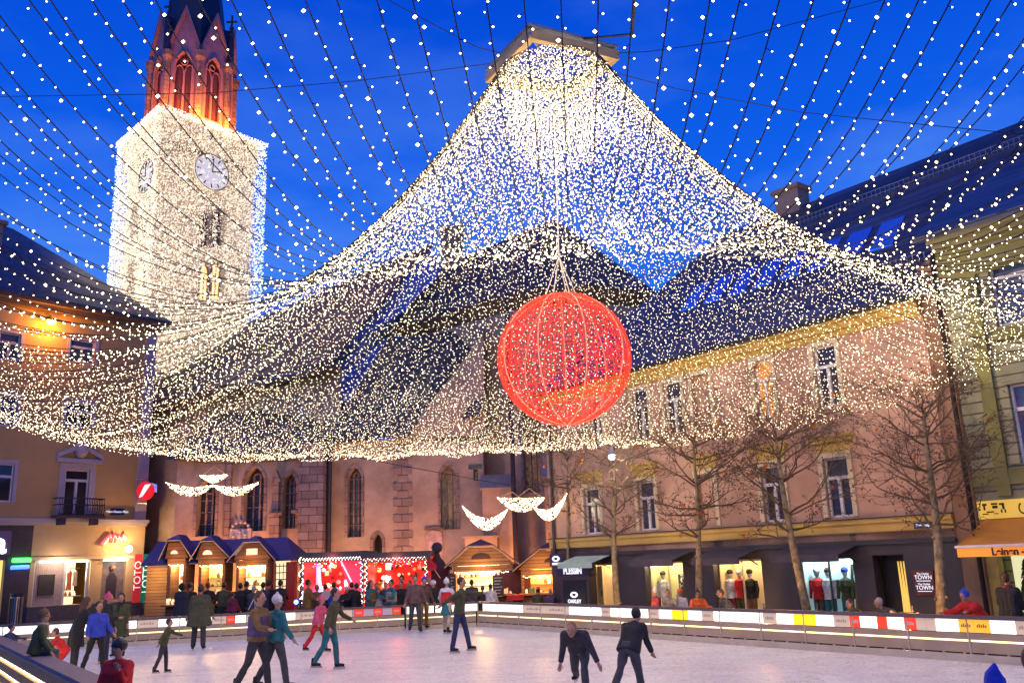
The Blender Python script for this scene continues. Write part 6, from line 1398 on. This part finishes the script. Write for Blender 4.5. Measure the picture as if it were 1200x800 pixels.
Y = 15.2; p = GY(676, Y, 0); person('bent skater in dark jacket with red-blond hair leaning forward', p, 1.56, tocam(p, -12), 'dark', 'grey', ('hair', 'blond'), neck=45, arms=((8, 26, 8), (-24, 14, 18)), legp=((38, 4, 30), (-30, 8, 40)), shoes='skate', lean=56, bulk=1.1, stripe='grey')
Y = 14.6; p = GY(733, Y, 0); person('skater in black jacket and grey trousers bowed away, right of the bent skater', p, 1.45, tocam(p, 150), 'black', 'grey', ('hair', 'dark'), neck=15, arms=((30, 6, 10), (20, 4, 14)), legp=((-24, 5, 14), (16, 3, 8)), shoes='skate', lean=34, bulk=1.18)
Y = 7.3; p = GY(1150, Y, 0); person('child in pointed bright blue hat at the bottom right edge', p, Hat_(1143, 777, Y, 0)*.92, tocam(p, 160), 'navy', 'dark', ('peak', 'blue'), lod=1)
Y = 6.3; p = GY(1199, Y, 0); person('dark-haired person cut off by the bottom right corner', p, Hat_(1195, 772, Y, 0)*1.03, tocam(p, 150), 'dark', 'dark', ('hair', 'dark'), lod=1)
# --- people behind the right fence
def RS(px, d, z=GZ):
    a = RF.at(px, 700, -d)[0]; q = RF.P(a, -d, z); return q
def seated(label, px, py, d, **k):
    q = RS(px, d); Y = q.y; H = 1.7; top_ = onY(px, py, Y).z; seat = max(.2, top_-.86*H/1.76+.0); person(label, Vector((q.x, q.y, 0)), H, k.pop('face', None) or tocam(q, 10), legp=((85, 6, 88), (85, 6, 88)), seat=seat, **k)
def standing(label, px, py, d, hmax=1.8, **k):
    q = RS(px, d); H = onY(px, py, q.y).z-GZ; H = H/(1-.42*(1-math.cos(math.radians(k.get('lean', 3))))); person(label, q, max(1.35, min(H, hmax)), k.pop('face', None) or tocam(q, 10), **k)
standing('person in bright orange jacket behind the rink fence at the slim trunk', 817, 694, 1.1, top='orange', legs='dark', head=('hat', 'dark'), arms=((35, 25, 60), (35, 25, 60)), bulk=1.35, lean=14)
standing('person in beige coat holding a camera to the face behind the rink fence', 783, 698, 1.1, top='beige', legs='dark', head=('hair', 'dark'), arms=((60, 15, 110), (60, 15, 110)), bulk=1.2)
standing('person in dark red coat and pale hat facing the beige coat', 769, 699, 1.5, top='maroon', legs='dark', head=('hat', 'white'), bulk=1.2, face=200)
standing('child in orange helmet behind the rink fence between beige and orange coats', 797, 701, 1.4, top='white', legs='dark', head=('helmet', 'orange'))
standing('person in grey coat leaning on the fence before the cream shop window', 857, 692, 1.0, top='grey', legs='dark', head=('hair', 'brown'), lean=35, bulk=1.2, face=190)
standing('person in olive jacket bending over the fence at the sports window', 1010, 712, .8, top='green', legs='dark', head=('hair', 'brown'), lean=50, bulk=1.2, face=200)
standing('person in grey coat stooping behind the fence in front of the dark entrance', 1050, 704, .9, top='grey', legs='dark', head=('hair', 'grey'), lean=55, bulk=1.2, face=185)
standing('person in crimson jacket and blue hat leaning on the fence at the right', 1146, 694, .8, top='red', legs='dark', head=('hat', 'blue'), arms=((70, 20, 20), (60, 20, 30)), lean=40, bulk=1.3, face=200)
q = GF.P(GF.at(1177, 672, 1.2)[0], 1.2, GZ); person('man in long black coat standing under the orange awning', q, min(1.85, onY(1177, 673, q.y).z-GZ), tocam(q, 150), 'black', 'black', ('hair', 'brown'), coat=.3, bulk=1.2, scarf='maroon', arms=((10, 14, 15), (10, 14, 15)))
# --- crowd between the fence and the huts
crowd = [
 (213, 679, 37.2, 'dark', 'dark', ('hood', 'black'), 90, 'figure in dark hooded coat at the leftmost hut'),
 (222, 682, 37.4, 'black', 'dark', ('hat', 'dark'), 100, 'figure in black coat and knitted hat at the leftmost hut'),
 (243, 682, 37.8, 'black', 'dark', ('hair', 'brown'), 80, 'customer with curly brown hair at the middle hut counter'),
 (262, 683, 37.2, 'olive', 'dark', ('hair', 'dark'), 120, 'customer in olive coat between middle and right hut'),
 (272, 694, 36.4, 'maroon', 'black', ('hair', 'brown'), 60, 'small person in dark red jacket beside the easel'),
 (281, 684, 37.0, 'black', 'dark', ('hair', 'dark'), 95, 'first of the black-coated customers at the right hut'),
 (288, 681, 37.3, 'dark', 'dark', ('hair', 'dark'), 60, 'tall dark customer in front of the bright hut window'),
 (297, 687, 36.6, 'grey', 'dark', ('hair', 'grey'), 100, 'grey-coated customer before the bright hut window'),
 (308, 683, 37.2, 'navy', 'dark', ('hair', 'dark'), 110, 'customer in navy jacket at the right hut counter'),
 (314, 682, 37.4, 'black', 'dark', ('hat', 'black'), 70, 'customer in black hat beside the navy jacket'),
 (328, 679, 36.9, 'black', 'dark', ('hair', 'dark'), 100, 'dark-haired visitor in black by the display rack'),
 (360, 680, 35.8, 'mustard', 'dark', ('hair', 'dark'), 30, 'visitor in mustard coat at the left booth entrance'),
 (371, 686, 36.6, 'tan', 'dark', ('hair', 'blond'), 80, 'visitor in tan coat at the booth counter'),
 (391, 683, 36.4, 'blue', 'dark', ('hair', 'dark'), 100, 'visitor in bright blue jacket inside the left red booth'),
 (381, 685, 37.0, 'dark', 'dark', ('hair', 'dark'), 100, 'dark visitor beside the bright blue jacket'),
 (406, 688, 35.6, 'black', 'dark', ('hat', 'white'), -60, 'person in black with white hat behind the crowd barrier'),
 (418, 684, 35.2, 'black', 'black', ('hair', 'dark'), 150, 'broad person in black between the two booths'),
 (412, 683, 36.4, 'black', 'dark', ('hair', 'dark'), 90, 'person in black behind the broad person between the booths'),
 (441, 684, 35.9, 'black', 'dark', ('hair', 'brown'), -70, 'visitor in black jacket and red scarf between the teal vests'),
 (452, 683, 36.6, 'purple', 'dark', ('hair', 'dark'), -100, 'visitor in purple coat behind the teal vests'),
 (470, 682, 36.0, 'black', 'dark', ('hair', 'dark'), -95, 'visitor in black suit behind the right teal vest'),
 (471, 672, 37.1, 'red', 'dark', ('hat', 'black'), -90, 'tall vendor in red standing inside the right booth'),
 (480, 681, 36.3, 'dark', 'dark', ('hair', 'dark'), -120, 'dark-haired visitor under the booth garland'),
 (502, 676, 35.6, 'maroon', 'dark', ('hat', 'pink'), -60, 'visitor in maroon jacket and pink hat at the booth corner'),
 (508, 681, 35.0, 'black', 'dark', ('helmet', 'white'), 120, 'visitor in black with white headband at the booth corner'),
 (553, 680, 36.1, 'grey', 'dark', ('hair', 'dark'), 90, 'broad grey-coated customer at the hut with blackboards'),
 (566, 687, 36.3, 'dark', 'dark', ('hair', 'brown'), 110, 'shorter brown-haired customer at the hut with blackboards'),
 (575, 685, 35.9, 'white', 'dark', ('hair', 'dark'), 70, 'customer with white shoulder bag at the hut with blackboards'),
 (630, 690, 35.0, 'olive', 'dark', ('hair', 'dark'), 90, 'olive-coated customer at the orange-lit bottle hut'),
 (645, 697, 34.0, 'purple', 'dark', ('hat', 'beige'), 90, 'small person in purple scarf before the bottle hut'),
 (656, 690, 34.6, 'navy', 'dark', ('hair', 'dark'), 60, 'customer in navy jacket beside the poster column'),
]
rr = random.Random(21)
for px, py, Y, tc_, lc_, hd_, fc_, lb in crowd:
    p = GY(px, Y); H = onY(px, py, Y).z-GZ; H = max(1.25, min(1.9, H))
    person(lb, p, H, fc_, tc_, lc_, hd_, arms=((rr.uniform(5, 40), rr.uniform(8, 16), rr.uniform(10, 60)), (rr.uniform(5, 40), rr.uniform(8, 16), rr.uniform(10, 60))), bulk=rr.uniform(1.1, 1.35), coat=rr.choice((0, .1, .2)), lod=1.6, scarf='red' if 'red scarf' in lb else None, group='visitors at the market huts')
for px, py, Y, fa, lb, hair in ((434, 681, 34.9, -30, 'helper in teal and yellow vest with long brown hair looking left', 'brown'), (443, 690, 35.2, -80, 'helper in blue-grey waistcoat behind the left teal vest', 'dark'), (459, 679, 34.8, -140, 'helper in turquoise patterned jacket with dark hair at the fence', 'dark')):
    p = GY(px, Y); H = min(1.8, onY(px, py, Y).z-GZ); person(lb, p, H, fa, 'teal', 'dark', ('long' if 'long' in lb else 'hair', hair), arms=((20, 20, 70), (20, 18, 60)), bulk=1.15, vest='white' if '443' == str(px) else 'mustard' if px == 434 else 'beige', stripe='white' if px == 459 else None, lod=1.2, group='visitors at the market huts')

# mannequins in the shop windows
def mannequin(label, fr, px, d, top, legs, head_, H=1.75, base=.3):
    a = fr.at(px, 690, d)[0]; q = fr.P(a, d, 0); t = thing('mannequin', label, 'mannequin', (q.x, q.y, base), 'shop window mannequins')
    n = fr.n; u = fr.u; Z = Vector((0, 0, 1)); h = min(1.72, H); s = h/1.75; B_ = Vector((q.x, q.y, GZ+.12))
    m = MB(); m.ball(B_+Z*1.62*s, .1*s, 10, 8, sc=(.85, .85, 1.2)); m.tube([B_+Z*1.52*s, B_+Z*1.45*s], .045, 8); m.build('head', mat('mannequin_white', (.55, .5, .45), .4), t)
    m = MB(); m.tube([B_+Z*z*s for z in (.88, 1.05, 1.25, 1.4, 1.47)], [.17*s, .15*s, .19*s, .17*s, .07*s], 10)
    for sg in (-1, 1): m.tube([B_+Z*1.4*s+u*sg*.19, B_+Z*1.15*s+u*sg*.25, B_+Z*.9*s+u*sg*.24+n*.05], [.07, .06, .045], 7)
    m.build('jacket', cm(top), t); m = MB()
    for sg in (-1, 1): m.tube([B_+Z*.9*s+u*sg*.08, B_+Z*.5*s+u*sg*.1, B_+Z*.05*s+u*sg*.1], [.1, .075, .055], 8)
    m.build('trousers', cm(legs), t); m = MB(); m.ball(B_+Z*1.67*s, .115*s, 10, 7, sc=(.9, .9, .8)); m.build('hat', cm(head_), t)
    m = MB(); m.box(q.x-.28, q.x+.28, q.y-.2, q.y+.2, GZ+.02, GZ+.12); m.build('base', M_dark, t)
mannequin('mannequin in white shirt with dark sleeves in the cream shop window', FR, 857, -.6, 'white', 'maroon', 'black')
mannequin('mannequin in red and white jacket in the cream shop window', FR, 868, -.65, 'red', 'green', 'white')
mannequin('mannequin in black jacket and brown trousers in the cream shop window', FR, 880, -.55, 'black', 'tan', 'black')
mannequin('mannequin in red jersey in the cool-lit sports window', FR, 959, -.6, 'red', 'grey', 'white')
mannequin('mannequin in black and white stripes with blue trousers in the sports window', FR, 972, -.62, 'white', 'teal', 'brown')
mannequin('mannequin in green ski top with orange goggles in the sports window', FR, 992, -.6, 'green', 'teal', 'blue')
for px, c_, lb in ((778, 'white', 'white bust with grey shelf in the yellow-lit shop window'),):
    mannequin(lb, FR, px, -.6, c_, 'grey', 'grey')
t = thing('picture_panel', 'dark picture panel with pale figures in the yellow-lit shop window', 'picture', tuple(FR.P(S(790), -.85, 1))); m = MB(); m.fb(FR, S(775), S(800), -.88, -.85, .6, 1.6); m.build('panel', mat('goods_e', (.06, .04, .03), .6), t)
rr = random.Random(8); m = MB()
for k in range(40): a = rr.uniform(S(776), S(799)); z = rr.uniform(1.1, 1.55); m.fb(FR, a, a+rr.uniform(.02, .06), -.85, -.84, z, z+rr.uniform(.02, .09))
m.build('print', M_white, t)
t = thing('ski_display', 'skis and sticks leaning in the cool-lit sports window', 'display', tuple(FR.P(S(996), -.4, .2))); 
for px, c_ in ((985, 'green'), (990, 'mustard'), (996, 'teal'), (1000, 'orange')):
    a = S(px); m = MB(); m.slab([FR.P(a-.04, -.42, .2), FR.P(a+.04, -.42, .2), FR.P(a+.1, -.6, 1.8), FR.P(a+.02, -.6, 1.8)], FR.n*.02); m.build('ski', cm(c_), t)
t = thing('tree_display', 'small decorated fir with red ribbons in the green house window', 'display', tuple(GF.P(B0+.6, -.6, .5)))
m = MB(); rr = random.Random(2); c = GF.P(B0+.62, -.6, .4)
for k in range(500):
    z = rr.random(); r_ = .32*(1-z)*rr.uniform(.6, 1)+.02; a = rr.uniform(0, 6.28); q = c+Vector((r_*math.cos(a), r_*math.sin(a), z*1.4)); m.add([q, q+Vector((.07*math.cos(a), .07*math.sin(a), -.04)), q+Vector((0, .02, .06))], [(0, 1, 2)])
m.build('fir', mat('fir_green', (.03, .1, .03), .7, var=.3), t); m = MB()
for k in range(14): z = rr.random(); a = rr.uniform(0, 6.28); m.ball(c+Vector((.3*(1-z)*math.cos(a), .3*(1-z)*math.sin(a), z*1.4)), .045, 6, 5)
m.build('bauble', mat('goods_red', (.6, .02, .02), .3), t)
m = MB(); m.cyl((c.x, c.y, GZ), .1, .5, 10); m.build('stand', M_dark, t)

# turn the modelled figures into plain meshes
bpy.context.view_layer.update(); dg = bpy.context.evaluated_depsgraph_get()
done = []
for o, ap in BAKE: done.append(bpy.data.meshes.new_from_object(o.evaluated_get(dg)))
for (o, ap), me in zip(BAKE, done):
    mt = o.data.materials[0]; o.modifiers.clear(); nm = o.data.name
    if ap:
        bm = bmesh.new(); bm.from_mesh(me); vs_ = [bm.verts.new(v) for v in ap.v]
        for f in ap.f:
            try: bm.faces.new([vs_[i] for i in f])
            except ValueError: pass
        bm.to_mesh(me); bm.free()
    me.polygons.foreach_set('use_smooth', [True]*len(me.polygons)); me.materials.clear(); me.materials.append(mt); o.data = me
